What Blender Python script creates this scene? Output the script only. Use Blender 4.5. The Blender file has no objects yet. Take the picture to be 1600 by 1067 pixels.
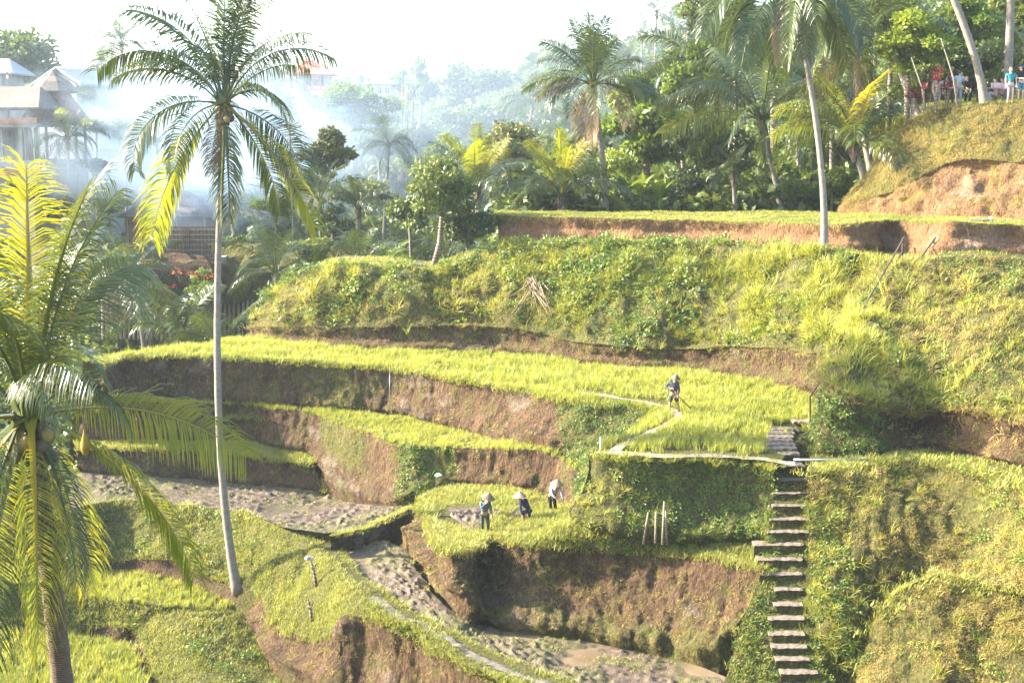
import bpy, bmesh, math, random
import numpy as np
from mathutils import Vector, Matrix, Euler

rnd = random.Random(7)
R = math.radians
scene = bpy.context.scene
col = scene.collection

# ---------------------------------------------------------------- camera
FPX, CX, CY, HOR = 2200.0, 800.0, 533.5, 200.0
PITCH = math.atan((CY - HOR) / FPX)
cam_data = bpy.data.cameras.new("camera")
cam_data.sensor_width = 36.0
cam_data.lens = FPX / 1600.0 * 36.0
cam_data.clip_start = 0.2
cam_data.clip_end = 3000.0
cam = bpy.data.objects.new("camera", cam_data)
cam.rotation_euler = (math.pi / 2 - PITCH, 0, 0)
col.objects.link(cam)
scene.camera = cam

# ---------------------------------------------------------------- sky, sun, exposure
SUN_ELEV, SUN_AZ = R(29), R(6)          # sun stands on the left, a little beyond the terraces
sun_dir = Vector((-math.cos(SUN_AZ) * math.cos(SUN_ELEV), math.sin(SUN_AZ) * math.cos(SUN_ELEV), math.sin(SUN_ELEV)))
world = bpy.data.worlds.new("World")
scene.world = world
world.use_nodes = True
wn = world.node_tree.nodes
sky = wn.new("ShaderNodeTexSky")
sky.sky_type = 'NISHITA'
sky.sun_disc = False
sky.sun_elevation = SUN_ELEV
sky.sun_rotation = math.atan2(sun_dir.x, sun_dir.y)
sky.altitude = 300
sky.air_density = 1.0
sky.dust_density = 2.0
sky.ozone_density = 1.0
bg = wn["Background"]
bg.inputs[1].default_value = 0.15
world.node_tree.links.new(sky.outputs[0], bg.inputs[0])
sd = bpy.data.lights.new("sun", 'SUN')
sd.energy = 5.0
sd.angle = R(0.6)
sd.color = (1.0, 0.905, 0.74)
sun = bpy.data.objects.new("sun", sd)
sun.rotation_euler = sun_dir.to_track_quat('Z', 'Y').to_euler()
sun.location = sun_dir * 60
col.objects.link(sun)
vs = scene.view_settings
vs.view_transform = 'Standard'
vs.look = 'None'
vs.gamma = 1.0
vs.exposure = 2.62
vs.use_curve_mapping = False
cy = scene.cycles
cy.use_denoising = True
cy.max_bounces = 6
cy.diffuse_bounces = 2
cy.glossy_bounces = 2
cy.transmission_bounces = 3
cy.transparent_max_bounces = 6
cy.volume_bounces = 1
cy.caustics_reflective = False
cy.caustics_refractive = False
cy.sample_clamp_indirect = 6.0
scene.render.use_persistent_data = False

# ---------------------------------------------------------------- pixel -> place helpers (pixels of the 1600 x 1067 photograph)
_c, _s = math.cos(PITCH), math.sin(PITCH)
def ray(px, py):
    u = (px - CX) / FPX
    v = -(py - CY) / FPX
    dy = _c + v * _s
    return u / dy, (-_s + v * _c) / dy
def Pz(px, py, z):
    rx, rz = ray(px, py); y = z / rz
    return np.array((rx * y, y, z))
def Pd(px, py, d):
    rx, rz = ray(px, py)
    return np.array((rx * d, d, rz * d))
def down(top, px, py, b=0.2):              # foot of a bank that falls from `top` with run b per metre of drop
    rx, rz = ray(px, py)
    h = (top[2] - rz * top[1]) / (1 - rz * b)
    y = top[1] - b * h
    return np.array((rx * y, y, top[2] - h))
def up(bot, px, py, b=0.8):
    rx, rz = ray(px, py)
    h = (rz * bot[1] - bot[2]) / (1 - rz * b)
    y = bot[1] + b * h
    return np.array((rx * y, y, bot[2] + h))
def LZ(pts):                               # [(px,py,z)...]
    return np.array([Pz(*p) for p in pts])
def DOWN(tops, pix, b=0.2):
    bb = b if hasattr(b, '__len__') else [b] * len(pix)
    return np.array([down(t, p[0], p[1], k) for t, p, k in zip(tops, pix, bb)])
def UP(bots, pix, b=0.8):
    bb = b if hasattr(b, '__len__') else [b] * len(pix)
    return np.array([up(t, p[0], p[1], k) for t, p, k in zip(bots, pix, bb)])
def at_z_of(ref, pix, dz=0.0):             # points of a nearly level bench: height taken from the reference row at the same place along x
    xs = ref[:, 0]; o = np.argsort(xs)
    out = []
    for p in pix:
        z = float(np.interp(0, [0], [ref[0, 2]]))
        q = None
        for _ in range(4):
            q = Pz(p[0], p[1], z)
            z = float(np.interp(q[0], xs[o], ref[o, 2])) + dz
        out.append(Pz(p[0], p[1], z))
    return np.array(out)

# ---------------------------------------------------------------- noise (numpy)
def _hash(ix, iy, iz, seed):
    h = (ix.astype(np.int64) * 374761393 + iy.astype(np.int64) * 668265263 + iz.astype(np.int64) * 1442695041 + seed * 974634777) & 0xffffffff
    h = ((h ^ (h >> 13)) * 1274126177) & 0xffffffff
    h = ((h ^ (h >> 15)) * 2246822519) & 0xffffffff
    return ((h ^ (h >> 16)) & 0xffff) / 32767.5 - 1.0
def vn(p, seed=0):
    f = np.floor(p); t = p - f
    t = t * t * (3 - 2 * t)
    i = f.astype(np.int64)
    r = 0
    for dx in (0, 1):
        wx = t[..., 0] if dx else 1 - t[..., 0]
        for dy in (0, 1):
            wy = t[..., 1] if dy else 1 - t[..., 1]
            for dz in (0, 1):
                wz = t[..., 2] if dz else 1 - t[..., 2]
                r = r + wx * wy * wz * _hash(i[..., 0] + dx, i[..., 1] + dy, i[..., 2] + dz, seed)
    return r
def fbm(p, octv=4, seed=0, gain=0.5):
    a, s, n = 1.0, 0.0, 0.0
    for k in range(octv):
        s = s + a * vn(p * (2.03 ** k), seed + 17 * k); n += a; a *= gain
    return s / n
def smooth01(x, a, b):
    t = np.clip((x - a) / (b - a), 0, 1)
    return t * t * (3 - 2 * t)

# ---------------------------------------------------------------- materials
MATS = {}
def new_mat(name):
    m = bpy.data.materials.new(name); m.use_nodes = True
    nt = m.node_tree; b = nt.nodes["Principled BSDF"]
    MATS[name] = m
    return m, nt, b
def nd(nt, typ, **kw):
    n = nt.nodes.new(typ)
    for k, v in kw.items():
        if k.startswith('i_'):
            key = k[2:]
            n.inputs[int(key) if key.isdigit() else key].default_value = v
        else:
            setattr(n, k, v)
    return n
def pos_tex(nt, typ, scale, detail=4, sc=(1, 1, 1), obj=False, rough=0.55):
    if obj:
        g = nd(nt, "ShaderNodeTexCoord"); out = g.outputs["Object"]
    else:
        g = nd(nt, "ShaderNodeNewGeometry"); out = g.outputs["Position"]
    mp = nd(nt, "ShaderNodeMapping"); mp.inputs["Scale"].default_value = sc
    nt.links.new(out, mp.inputs[0])
    n = nd(nt, typ)
    n.inputs["Scale"].default_value = scale
    if "Detail" in n.inputs: n.inputs["Detail"].default_value = detail
    if "Roughness" in n.inputs: n.inputs["Roughness"].default_value = rough
    nt.links.new(mp.outputs[0], n.inputs["Vector"])
    return n
def ramp(nt, fac, stops):
    r = nd(nt, "ShaderNodeValToRGB")
    e = r.color_ramp.elements
    while len(e) < len(stops): e.new(0.5)
    for k, (p, c) in enumerate(stops):
        e[k].position = p
        e[k].color = (*c, 1) if len(c) == 3 else c
    nt.links.new(fac, r.inputs[0])
    return r.outputs[0]
def mixc(nt, fac, a, b, mode='MIX'):
    m = nd(nt, "ShaderNodeMix", data_type='RGBA', blend_type=mode)
    for sock, v in ((m.inputs[0], fac), (m.inputs[6], a), (m.inputs[7], b)):
        if isinstance(v, (int, float)): sock.default_value = v
        elif isinstance(v, tuple): sock.default_value = (*v, 1)
        else: nt.links.new(v, sock)
    return m.outputs[2]
def math_n(nt, op, a, b=0.0, clamp=False):
    m = nd(nt, "ShaderNodeMath", operation=op, use_clamp=clamp)
    for sock, v in ((m.inputs[0], a), (m.inputs[1], b)):
        if isinstance(v, (int, float)): sock.default_value = v
        else: nt.links.new(v, sock)
    return m.outputs[0]
def bump(nt, b, h, strength, dist=0.05):
    n = nd(nt, "ShaderNodeBump"); n.inputs["Strength"].default_value = strength; n.inputs["Distance"].default_value = dist
    nt.links.new(h, n.inputs["Height"]); nt.links.new(n.outputs[0], b.inputs["Normal"])

def soil_mat(name, lo, hi, pale, moss=0.35, pale_amt=0.5):
    m, nt, b = new_mat(name)
    n1 = pos_tex(nt, "ShaderNodeTexNoise", 0.9, 9, (1, 1, 0.55), rough=0.65)
    c = ramp(nt, n1.outputs[0], [(0.28, lo), (0.5, tuple((x + y) / 2 for x, y in zip(lo, hi))), (0.72, hi)])
    n2 = pos_tex(nt, "ShaderNodeTexNoise", 14.0, 5, (1, 1, 0.35))
    c = mixc(nt, 0.8, c, ramp(nt, n2.outputs[0], [(0.32, (0.3, 0.28, 0.26)), (0.66, (1, 1, 1))]), 'MULTIPLY')
    n3 = pos_tex(nt, "ShaderNodeTexNoise", 0.33, 6, (1, 1, 1.6), rough=0.7)
    pm = ramp(nt, n3.outputs[0], [(0.57, (0, 0, 0)), (0.70, (pale_amt,) * 3)])
    c = mixc(nt, pm, c, pale)
    at = nd(nt, "ShaderNodeAttribute", attribute_name="moss")
    n4 = pos_tex(nt, "ShaderNodeTexNoise", 1.3, 7, (1, 1, 0.8), rough=0.7)
    f = math_n(nt, 'ADD', at.outputs["Fac"], n4.outputs[0])
    f = math_n(nt, 'ADD', f, moss - 0.85)
    f = math_n(nt, 'MULTIPLY', f, 5.0, True)
    n5 = pos_tex(nt, "ShaderNodeTexNoise", 9.0, 4)
    mossc = ramp(nt, n5.outputs[0], [(0.3, (0.055, 0.058, 0.018)), (0.7, (0.15, 0.14, 0.04))])
    c = mixc(nt, f, c, mossc)
    nt.links.new(c, b.inputs["Base Color"])
    b.inputs["Roughness"].default_value = 0.93
    b.inputs["Specular IOR Level"].default_value = 0.15
    hb = math_n(nt, 'ADD', n2.outputs[0], math_n(nt, 'MULTIPLY', pos_tex(nt, "ShaderNodeTexVoronoi", 9.0, 0, (1, 1, .6)).outputs[0], 0.8))
    hb = math_n(nt, 'ADD', hb, pos_tex(nt, "ShaderNodeTexNoise", 40.0, 3).outputs[0])
    bump(nt, b, hb, 1.0, 0.14)
    return m
soil_mat("soil", (0.062, 0.039, 0.023), (0.20, 0.120, 0.068), (0.38, 0.325, 0.265))
soil_mat("soil_orange", (0.21, 0.115, 0.055), (0.38, 0.215, 0.11), (0.44, 0.37, 0.30), moss=0.2)
soil_mat("soil_slope", (0.15, 0.10, 0.05), (0.27, 0.19, 0.09), (0.33, 0.27, 0.18), moss=0.62, pale_amt=0.3)
soil_mat("field_soil", (0.09, 0.085, 0.03), (0.16, 0.14, 0.05), (0.20, 0.16, 0.09), moss=0.7, pale_amt=0.2)

def mud_mat():
    m, nt, b = new_mat("mud")
    n1 = pos_tex(nt, "ShaderNodeTexNoise", 2.2, 8, rough=0.65)
    c = ramp(nt, n1.outputs[0], [(0.3, (0.042, 0.03, 0.021)), (0.55, (0.095, 0.068, 0.046)), (0.75, (0.17, 0.128, 0.09))])
    at = nd(nt, "ShaderNodeAttribute", attribute_name="moss")
    n4 = pos_tex(nt, "ShaderNodeTexNoise", 1.1, 7, rough=0.7)
    f = math_n(nt, 'MULTIPLY', math_n(nt, 'ADD', n4.outputs[0], math_n(nt, 'SUBTRACT', at.outputs["Fac"], 0.56)), 7.0, True)
    c = mixc(nt, math_n(nt, 'MULTIPLY', f, 0.55), c, (0.085, 0.08, 0.025))
    nt.links.new(c, b.inputs["Base Color"])
    b.inputs["Roughness"].default_value = 0.7
    b.inputs["Specular IOR Level"].default_value = 0.3
    bump(nt, b, pos_tex(nt, "ShaderNodeTexNoise", 16.0, 5).outputs[0], 0.8, 0.06)
mud_mat()
def water_mat():
    m, nt, b = new_mat("muddy_water")
    n = pos_tex(nt, "ShaderNodeTexNoise", 0.8, 4)
    nt.links.new(ramp(nt, n.outputs[0], [(0.3, (0.12, 0.085, 0.05)), (0.7, (0.19, 0.14, 0.09))]), b.inputs["Base Color"])
    b.inputs["Roughness"].default_value = 0.12
    bump(nt, b, pos_tex(nt, "ShaderNodeTexNoise", 5.0, 3).outputs[0], 0.05, 0.02)
water_mat()
def path_mat():
    m, nt, b = new_mat("path_dirt")
    n = pos_tex(nt, "ShaderNodeTexNoise", 3.0, 7, rough=0.7)
    nt.links.new(ramp(nt, n.outputs[0], [(0.3, (0.15, 0.115, 0.075)), (0.7, (0.29, 0.235, 0.175))]), b.inputs["Base Color"])
    b.inputs["Roughness"].default_value = 0.95
    bump(nt, b, pos_tex(nt, "ShaderNodeTexNoise", 18.0, 4).outputs[0], 0.8, 0.05)
path_mat()

def leaf_mat(name, c1, c2, c3, trans=0.35, rough=0.5, spec=0.4, scale=0.35):
    """foliage: three tones spread over instances and space, light passes through the blades"""
    m, nt, b = new_mat(name)
    oi = nd(nt, "ShaderNodeObjectInfo")
    n = pos_tex(nt, "ShaderNodeTexNoise", scale, 5, rough=0.6)
    at = nd(nt, "ShaderNodeAttribute", attribute_name="tone")
    f = math_n(nt, 'ADD', math_n(nt, 'MULTIPLY', oi.outputs["Random"], 0.35), math_n(nt, 'MULTIPLY', n.outputs[0], 0.9))
    f = math_n(nt, 'SUBTRACT', math_n(nt, 'ADD', f, at.outputs["Fac"]), 0.12, True)
    c = ramp(nt, f, [(0.15, c1), (0.5, c2), (0.85, c3)])
    nt.links.new(c, b.inputs["Base Color"])
    b.inputs["Roughness"].default_value = rough
    b.inputs["Specular IOR Level"].default_value = spec
    tr = nd(nt, "ShaderNodeBsdfTranslucent")
    tc = mixc(nt, 1.0, c, (1.25, 1.15, 0.55), 'MULTIPLY')
    nt.links.new(tc, tr.inputs[0])
    mx = nd(nt, "ShaderNodeMixShader"); mx.inputs[0].default_value = trans
    nt.links.new(b.outputs[0], mx.inputs[1]); nt.links.new(tr.outputs[0], mx.inputs[2])
    nt.links.new(mx.outputs[0], nt.nodes["Material Output"].inputs[0])
    return m
leaf_mat("rice", (0.19, 0.23, 0.04), (0.27, 0.30, 0.055), (0.36, 0.36, 0.085), trans=0.45, rough=0.6)
leaf_mat("short_grass", (0.15, 0.185, 0.032), (0.25, 0.27, 0.055), (0.35, 0.335, 0.09), trans=0.4, rough=0.6)
leaf_mat("wild_grass", (0.12, 0.155, 0.02), (0.25, 0.275, 0.036), (0.40, 0.37, 0.07), trans=0.4, rough=0.6)
leaf_mat("dry_grass", (0.16, 0.135, 0.035), (0.27, 0.21, 0.06), (0.39, 0.30, 0.11), trans=0.3, rough=0.7, spec=0.2)
leaf_mat("weed_leaf", (0.045, 0.085, 0.014), (0.10, 0.16, 0.022), (0.20, 0.25, 0.035), trans=0.35)
leaf_mat("palm_leaf", (0.028, 0.045, 0.011), (0.048, 0.072, 0.015), (0.095, 0.115, 0.022), trans=0.32, rough=0.33, spec=0.55, scale=0.5)
leaf_mat("palm_yellow", (0.09, 0.13, 0.015), (0.17, 0.20, 0.016), (0.32, 0.27, 0.02), trans=0.5, rough=0.45)
leaf_mat("palm_dead", (0.11, 0.075, 0.04), (0.18, 0.125, 0.07), (0.26, 0.19, 0.11), trans=0.2, rough=0.8, spec=0.2)
leaf_mat("tree_leaf", (0.035, 0.058, 0.014), (0.075, 0.11, 0.02), (0.15, 0.18, 0.03), trans=0.35)
leaf_mat("bright_leaf", (0.075, 0.12, 0.015), (0.13, 0.19, 0.02), (0.24, 0.29, 0.03), trans=0.4)
leaf_mat("olive_leaf", (0.05, 0.06, 0.015), (0.10, 0.11, 0.022), (0.19, 0.18, 0.035), trans=0.3)
leaf_mat("red_leaf", (0.05, 0.015, 0.018), (0.12, 0.015, 0.025), (0.24, 0.03, 0.05), trans=0.4)
leaf_mat("flower_red", (0.22, 0.04, 0.02), (0.30, 0.05, 0.025), (0.34, 0.07, 0.03), trans=0.3)

def bark_mat(name, lo, hi, rings=9.0):
    m, nt, b = new_mat(name)
    w = pos_tex(nt, "ShaderNodeTexWave", rings, 3, (0.12, 0.12, 1), obj=True)
    w.bands_direction = 'Z'; w.inputs["Distortion"].default_value = 3.5
    n = pos_tex(nt, "ShaderNodeTexNoise", 6.0, 6, obj=True, rough=0.7)
    f = math_n(nt, 'ADD', math_n(nt, 'MULTIPLY', w.outputs[1], 0.35), math_n(nt, 'MULTIPLY', n.outputs[0], 0.75))
    nt.links.new(ramp(nt, f, [(0.3, lo), (0.7, hi)]), b.inputs["Base Color"])
    b.inputs["Roughness"].default_value = 0.9
    bump(nt, b, f, 0.8, 0.05)
bark_mat("palm_bark", (0.09, 0.073, 0.056), (0.29, 0.25, 0.20))
bark_mat("palm_bark_brown", (0.045, 0.028, 0.017), (0.15, 0.098, 0.06))
bark_mat("tree_bark", (0.06, 0.045, 0.035), (0.20, 0.16, 0.12), 2.0)
bark_mat("bamboo", (0.13, 0.10, 0.06), (0.27, 0.22, 0.15), 4.0)

def plain(name, c, rough=0.7, var=0.25, scale=6.0, metal=0.0, spec=0.4, bmp=0.2, dirt=0.0):
    m, nt, b = new_mat(name)
    n = pos_tex(nt, "ShaderNodeTexNoise", scale, 6, rough=0.65)
    a = tuple(x * (1 - var) for x in c); d = tuple(min(1, x * (1 + var)) for x in c)
    cc = ramp(nt, n.outputs[0], [(0.3, a), (0.7, d)])
    if dirt:
        n2 = pos_tex(nt, "ShaderNodeTexNoise", scale * 0.25, 7, (1, 1, 0.3), rough=0.7)
        cc = mixc(nt, math_n(nt, 'MULTIPLY', ramp(nt, n2.outputs[0], [(0.45, (0, 0, 0)), (0.7, (1, 1, 1))]), dirt), cc, (0.12, 0.09, 0.07))
    nt.links.new(cc, b.inputs["Base Color"])
    b.inputs["Roughness"].default_value = rough
    b.inputs["Metallic"].default_value = metal
    b.inputs["Specular IOR Level"].default_value = spec
    if bmp: bump(nt, b, n.outputs[0], bmp, 0.02)
    return m

# ---------------------------------------------------------------- object helpers
def mesh_from(name, verts, faces, mat=None, smooth=False):
    me = bpy.data.meshes.new(name)
    verts = np.asarray(verts, dtype=np.float32).reshape(-1, 3)
    if isinstance(faces, np.ndarray) and faces.ndim == 2:
        nf, k = faces.shape
        me.vertices.add(len(verts)); me.vertices.foreach_set("co", verts.ravel())
        me.loops.add(nf * k); me.loops.foreach_set("vertex_index", faces.astype(np.int32).ravel())
        me.polygons.add(nf)
        me.polygons.foreach_set("loop_start", np.arange(0, nf * k, k, dtype=np.int32))
        me.update(calc_edges=True)
    else:
        me.from_pydata([tuple(map(float, v)) for v in verts], [], [tuple(f) for f in faces])
        me.update()
    if mat: me.materials.append(MATS[mat])
    if smooth: me.polygons.foreach_set("use_smooth", np.ones(len(me.polygons), dtype=bool))
    return me
def obj(name, me, parent=None, loc=None):
    o = bpy.data.objects.new(name, me); col.objects.link(o)
    if parent is not None: o.parent = parent
    if loc is not None: o.location = loc
    return o
def tag(o, label=None, cat=None, group=None, kind=None):
    if label: o["label"] = label
    if cat: o["category"] = cat
    if group: o["group"] = group
    if kind: o["kind"] = kind
    return o
def empty(name, loc, label=None, cat=None, group=None, rz=0.0):
    o = bpy.data.objects.new(name, None); col.objects.link(o)
    o.empty_display_size = 0.2
    o.location = tuple(map(float, loc)); o.rotation_euler = (0, 0, rz)
    return tag(o, label, cat, group)
def set_attr(me, name, vals):
    a = me.attributes.new(name, 'FLOAT', 'POINT')
    a.data.foreach_set("value", np.asarray(vals, dtype=np.float32).ravel())

class MB:
    """collects simple shapes into one mesh"""
    def __init__(s): s.v = []; s.f = []
    def add(s, v, f):
        n = len(s.v); s.v += [tuple(map(float, p)) for p in v]; s.f += [tuple(i + n for i in q) for q in f]; return s
    def box(s, c, size, rot=None, taper=1.0):
        x, y, z = (k / 2 for k in size)
        p = [Vector((sx * x * (taper if sz > 0 else 1), sy * y * (taper if sz > 0 else 1), sz * z)) for sz in (-1, 1) for sx, sy in ((-1, -1), (1, -1), (1, 1), (-1, 1))]
        if rot is not None:
            m = Euler(rot).to_matrix(); p = [m @ q for q in p]
        c = Vector(tuple(map(float, c))); p = [q + c for q in p]
        return s.add(p, [(3, 2, 1, 0), (4, 5, 6, 7), (0, 1, 5, 4), (1, 2, 6, 5), (2, 3, 7, 6), (3, 0, 4, 7)])
    def tube(s, pts, rad, n=6, cap=True):
        pts = [Vector(tuple(map(float, p))) for p in pts]
        if not hasattr(rad, '__len__'): rad = [rad] * len(pts)
        rings = []
        for i, p in enumerate(pts):
            d = (pts[min(i + 1, len(pts) - 1)] - pts[max(i - 1, 0)]).normalized()
            a = Vector((0, 0, 1)) if abs(d.z) < 0.9 else Vector((1, 0, 0))
            u = d.cross(a).normalized(); w = d.cross(u).normalized()
            rings.append([p + (u * math.cos(t) + w * math.sin(t)) * rad[i] for t in (2 * math.pi * k / n for k in range(n))])
        v = [q for r_ in rings for q in r_]; f = []
        for i in range(len(pts) - 1):
            for k in range(n):
                a, b_ = i * n + k, i * n + (k + 1) % n
                f.append((a, b_, b_ + n, a + n))
        if cap: f += [tuple(range(n))[::-1], tuple(range((len(pts) - 1) * n, len(pts) * n))]
        return s.add(v, f)
    def lathe(s, prof, c=(0, 0, 0), n=16, mat=None):
        v = []; f = []
        for r_, z in prof:
            for k in range(n):
                t = 2 * math.pi * k / n
                q = Vector((r_ * math.cos(t), r_ * math.sin(t), z))
                if mat is not None: q = mat @ q
                v.append(q + Vector(tuple(map(float, c))))
        for i in range(len(prof) - 1):
            for k in range(n):
                a, b_ = i * n + k, i * n + (k + 1) % n
                f.append((a, b_, b_ + n, a + n))
        return s.add(v, f)
    def prism(s, poly, a, b):               # polygon of 3-D points moved by vector from a to b offset
        n = len(poly); off = Vector(b) - Vector(a)
        v = [Vector(p) for p in poly] + [Vector(p) + off for p in poly]
        f = [tuple(range(n))[::-1], tuple(range(n, 2 * n))] + [(i, (i + 1) % n, (i + 1) % n + n, i + n) for i in range(n)]
        return s.add(v, f)
    def build(s, name, mat, parent=None, loc=None, smooth=False, bevel=0.0):
        me = mesh_from(name, s.v, s.f, mat, smooth)
        o = obj(name, me, parent, loc)
        if bevel:
            bm = bmesh.new(); bm.from_mesh(me)
            bmesh.ops.bevel(bm, geom=list(bm.edges), offset=bevel, segments=1, affect='EDGES')
            bm.to_mesh(me); bm.free()
        return o
def copy_tree(o, parent=None):
    c = o.copy(); col.objects.link(c); c.parent = parent
    for ch in list(o.children): copy_tree(ch, c)
    return c
HAZE, SMOKE = 0.00024, 0.95
BROAD = 0.0055
# ================================================================ TERRAIN
def sample_rows(rows, res, smooth=0.3, wig=0.10):
    rows = [np.asarray(r, float) for r in rows]
    seg = np.mean([np.linalg.norm(np.diff(r, axis=0), axis=1) for r in rows], axis=0)
    cum = np.concatenate([[0], np.cumsum(seg)])
    n = max(int(math.ceil(cum[-1] / res)), 8)
    u = np.linspace(0, cum[-1], n)
    out = []
    k = max(1, int(round(smooth / res * 2)))
    ker = np.exp(-0.5 * (np.arange(-2 * k, 2 * k + 1) / k) ** 2); ker /= ker.sum()
    for r in rows:
        a = np.stack([np.interp(u, cum, r[:, c]) for c in range(3)], 1)
        pad = np.concatenate([2 * a[:1] - a[1:2 * k + 1][::-1], a, 2 * a[-1:] - a[-2 * k - 1:-1][::-1]])
        a = np.stack([np.convolve(pad[:, c], ker, 'valid') for c in range(3)], 1)
        w = np.stack([fbm(a * 0.9 + 3.1 * c, 4, 5 + c) for c in range(3)], 1) * wig * 2.2
        w[:, 2] *= 0.4
        out.append(a + w)
    return out
def loft(rows, res=0.14, smooth=0.3, wig=0.10, vres=None):
    rs = sample_rows(rows, res, smooth, wig)
    vres = vres or res
    V = [rs[0][None]]
    for a, b in zip(rs[:-1], rs[1:]):
        m = max(2, int(math.ceil(np.mean(np.linalg.norm(b - a, axis=1)) / vres)))
        t = np.linspace(0, 1, m + 1)[1:, None, None]
        V.append(a[None] * (1 - t) + b[None] * t)
    return np.concatenate(V)
def grid_normals(V):
    du = np.gradient(V, axis=1); dv = np.gradient(V, axis=0)
    n = np.cross(du, dv); n /= np.linalg.norm(n, axis=2, keepdims=True) + 1e-9
    sgn = np.sign((n * np.array((0, -0.6, 0.8))).sum(2).mean())
    return n * (sgn if sgn else 1)
def edge_fade(V, dist):
    M = V.shape[0]
    step = np.linalg.norm(np.diff(V, axis=0), axis=2)
    a = np.concatenate([np.zeros((1, V.shape[1])), np.cumsum(step, 0)])
    b = a[-1:] - a
    return np.clip(np.minimum(a, b) / dist, 0, 1), a / (a[-1:] + 1e-9)
GRIDS = {}
def grid_mesh(name, V, mat, moss=None, kind='structure', label=None, cat=None):
    M, N = V.shape[:2]
    i = np.arange(M - 1)[:, None] * N + np.arange(N - 1)[None]
    f = np.stack([i, i + 1, i + N + 1, i + N], -1).reshape(-1, 4)
    n = np.cross(V[0, 1] - V[0, 0], V[1, 0] - V[0, 0])
    if np.cross(V[:-1, 1:] - V[:-1, :-1], V[1:, :-1] - V[:-1, :-1]).mean((0, 1)) @ np.array((0, -0.6, 0.8)) < 0: f = f[:, ::-1]
    me = mesh_from(name, V, f, mat, True)
    set_attr(me, "moss", np.zeros(M * N) if moss is None else moss)
    o = obj(name, me); tag(o, label, cat, kind=kind)
    return o
def wall(name, rows, mat="soil", res=0.13, amp=1.0, moss=None, bulge=0.2, wig=0.09, streak=1.0, label=None, smooth=0.18, gid=None):
    V = loft(rows, res, smooth, wig)
    nrm = grid_normals(V); w, t = edge_fade(V, 0.22)
    P = V
    st = P * np.array((1, 1, 0.35))
    rg = 1 - np.abs(fbm(st * 2.6, 3, 13)); rg2 = 1 - np.abs(fbm(P * np.array((5, 5, 2.2)), 2, 14))
    d = 0.18 * fbm(P * 0.55, 4, 1) + 0.15 * fbm(st * 1.7, 4, 2) * streak + 0.10 * fbm(P * np.array((6, 6, 3)), 3, 3) + 0.14 * (rg - .75) + 0.12 * (rg2 - .75)
    r = 1 - np.abs(fbm(P * np.array((0.9, 0.9, 0.8)), 4, 9))
    low = smooth01(t, 0.35, 0.95)
    d = d + low * (r - 0.72) * 0.6 + bulge * (smooth01(t, 0.45, 0.9) - 0.35 * np.sin(np.pi * t))
    V = V + nrm * (d * amp * w)[..., None]
    V = np.concatenate([V, V[-1:] + np.array((0, -.03, -.55))]); t = np.concatenate([t, t[-1:]])      # foot carried below the field it stands on
    ms = np.full(V.shape[:2], 0.0) if moss is None else (moss(V, t) if callable(moss) else np.full(V.shape[:2], moss))
    grid_mesh(name, V, mat, ms, label=label)
    if gid: GRIDS[gid] = V
    return V
def slope(name, rows, mat="soil_slope", res=0.2, amp=1.0, moss=0.0, wig=0.12, smooth=0.4, gid=None):
    V = loft(rows, res, smooth, wig)
    nrm = grid_normals(V); w, t = edge_fade(V, 0.3)
    rg = 1 - np.abs(fbm(V * 0.75, 3, 24)); d = 0.55 * fbm(V * 0.38, 4, 21) + 0.30 * fbm(V * 1.2, 4, 22) + 0.12 * fbm(V * 4, 3, 23) + .35 * (rg - .75)
    V = V + nrm * (d * amp * w)[..., None]
    grid_mesh(name, V, mat, np.full(V.shape[:2], moss))
    if gid: GRIDS[gid] = V
    return V
def field(name, rows, mat="field_soil", res=0.22, amp=0.05, moss=0.2, wig=0.10, smooth=0.3, gid=None, cat=None):
    V = loft(rows, res, smooth, wig)
    w, t = edge_fade(V, 0.4)
    V[..., 2] += w * amp * 2 * fbm(V * 0.9, 4, 31)
    grid_mesh(name, V, mat, np.full(V.shape[:2], moss))
    if gid: GRIDS[gid] = V
    return V
def mud(name, rows, res=0.075, amp=0.11, gid=None, moss=0.0, base=-0.05):
    V = loft(rows, res, 0.3, 0.1)
    w, t = edge_fade(V, 0.35)
    q = V * np.array((1, 1, 0))
    clod = np.maximum(0, fbm(q * 3.2, 3, 41) + 0.05) * 1.1 + 1.5 * np.maximum(0, fbm(q * 6.5, 2, 42) - .02)
    big = fbm(q * 0.45, 3, 44)
    V[..., 2] += w * (amp * clod * smooth01(big, -0.35, 0.15) + amp * 0.7 * big + base) 
    grid_mesh(name, V, "mud", moss + 0.5 * fbm(q * 0.5, 3, 45))
    if gid: GRIDS[gid] = V
    return V

# --- terrace of the rice field with the man and its wall
E1p = [(166, 570, -10.5), (186, 557, -10.53), (300, 557, -10.62), (400, 562, -10.75), (500, 567, -10.88), (610, 575, -11), (700, 590, -11), (800, 607, -11.05), (880, 625, -11.15), (940, 634, -11.2), (1000, 636, -11.25), (1032, 645, -11.3), (1000, 668, -11.38), (950, 692, -11.44), (922, 708, -11.45)]
E1 = LZ(E1p)
W1b = DOWN(E1, [(150, 618), (171, 618), (300, 627), (400, 632), (500, 639), (612, 647), (706, 670), (760, 683), (820, 694), (850, 699), (878, 710), (900, 728), (901, 755), (900, 790), (899, 818)],
           [.35, .3, .12, .12, .12, .12, .2, .25, .3, .3, .3, .3, .3, .3, .3])
def moss_w1(V, t):
    x = V[..., 0]
    return 0.55 * smooth01(x, 1.5, 3.2) + 0.18 * smooth01(-np.abs(x + 8), -2.5, 0)
wall("terrace_bank", [E1, W1b], "soil", 0.09, moss=moss_w1, amp=0.75, gid='W1')
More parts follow.
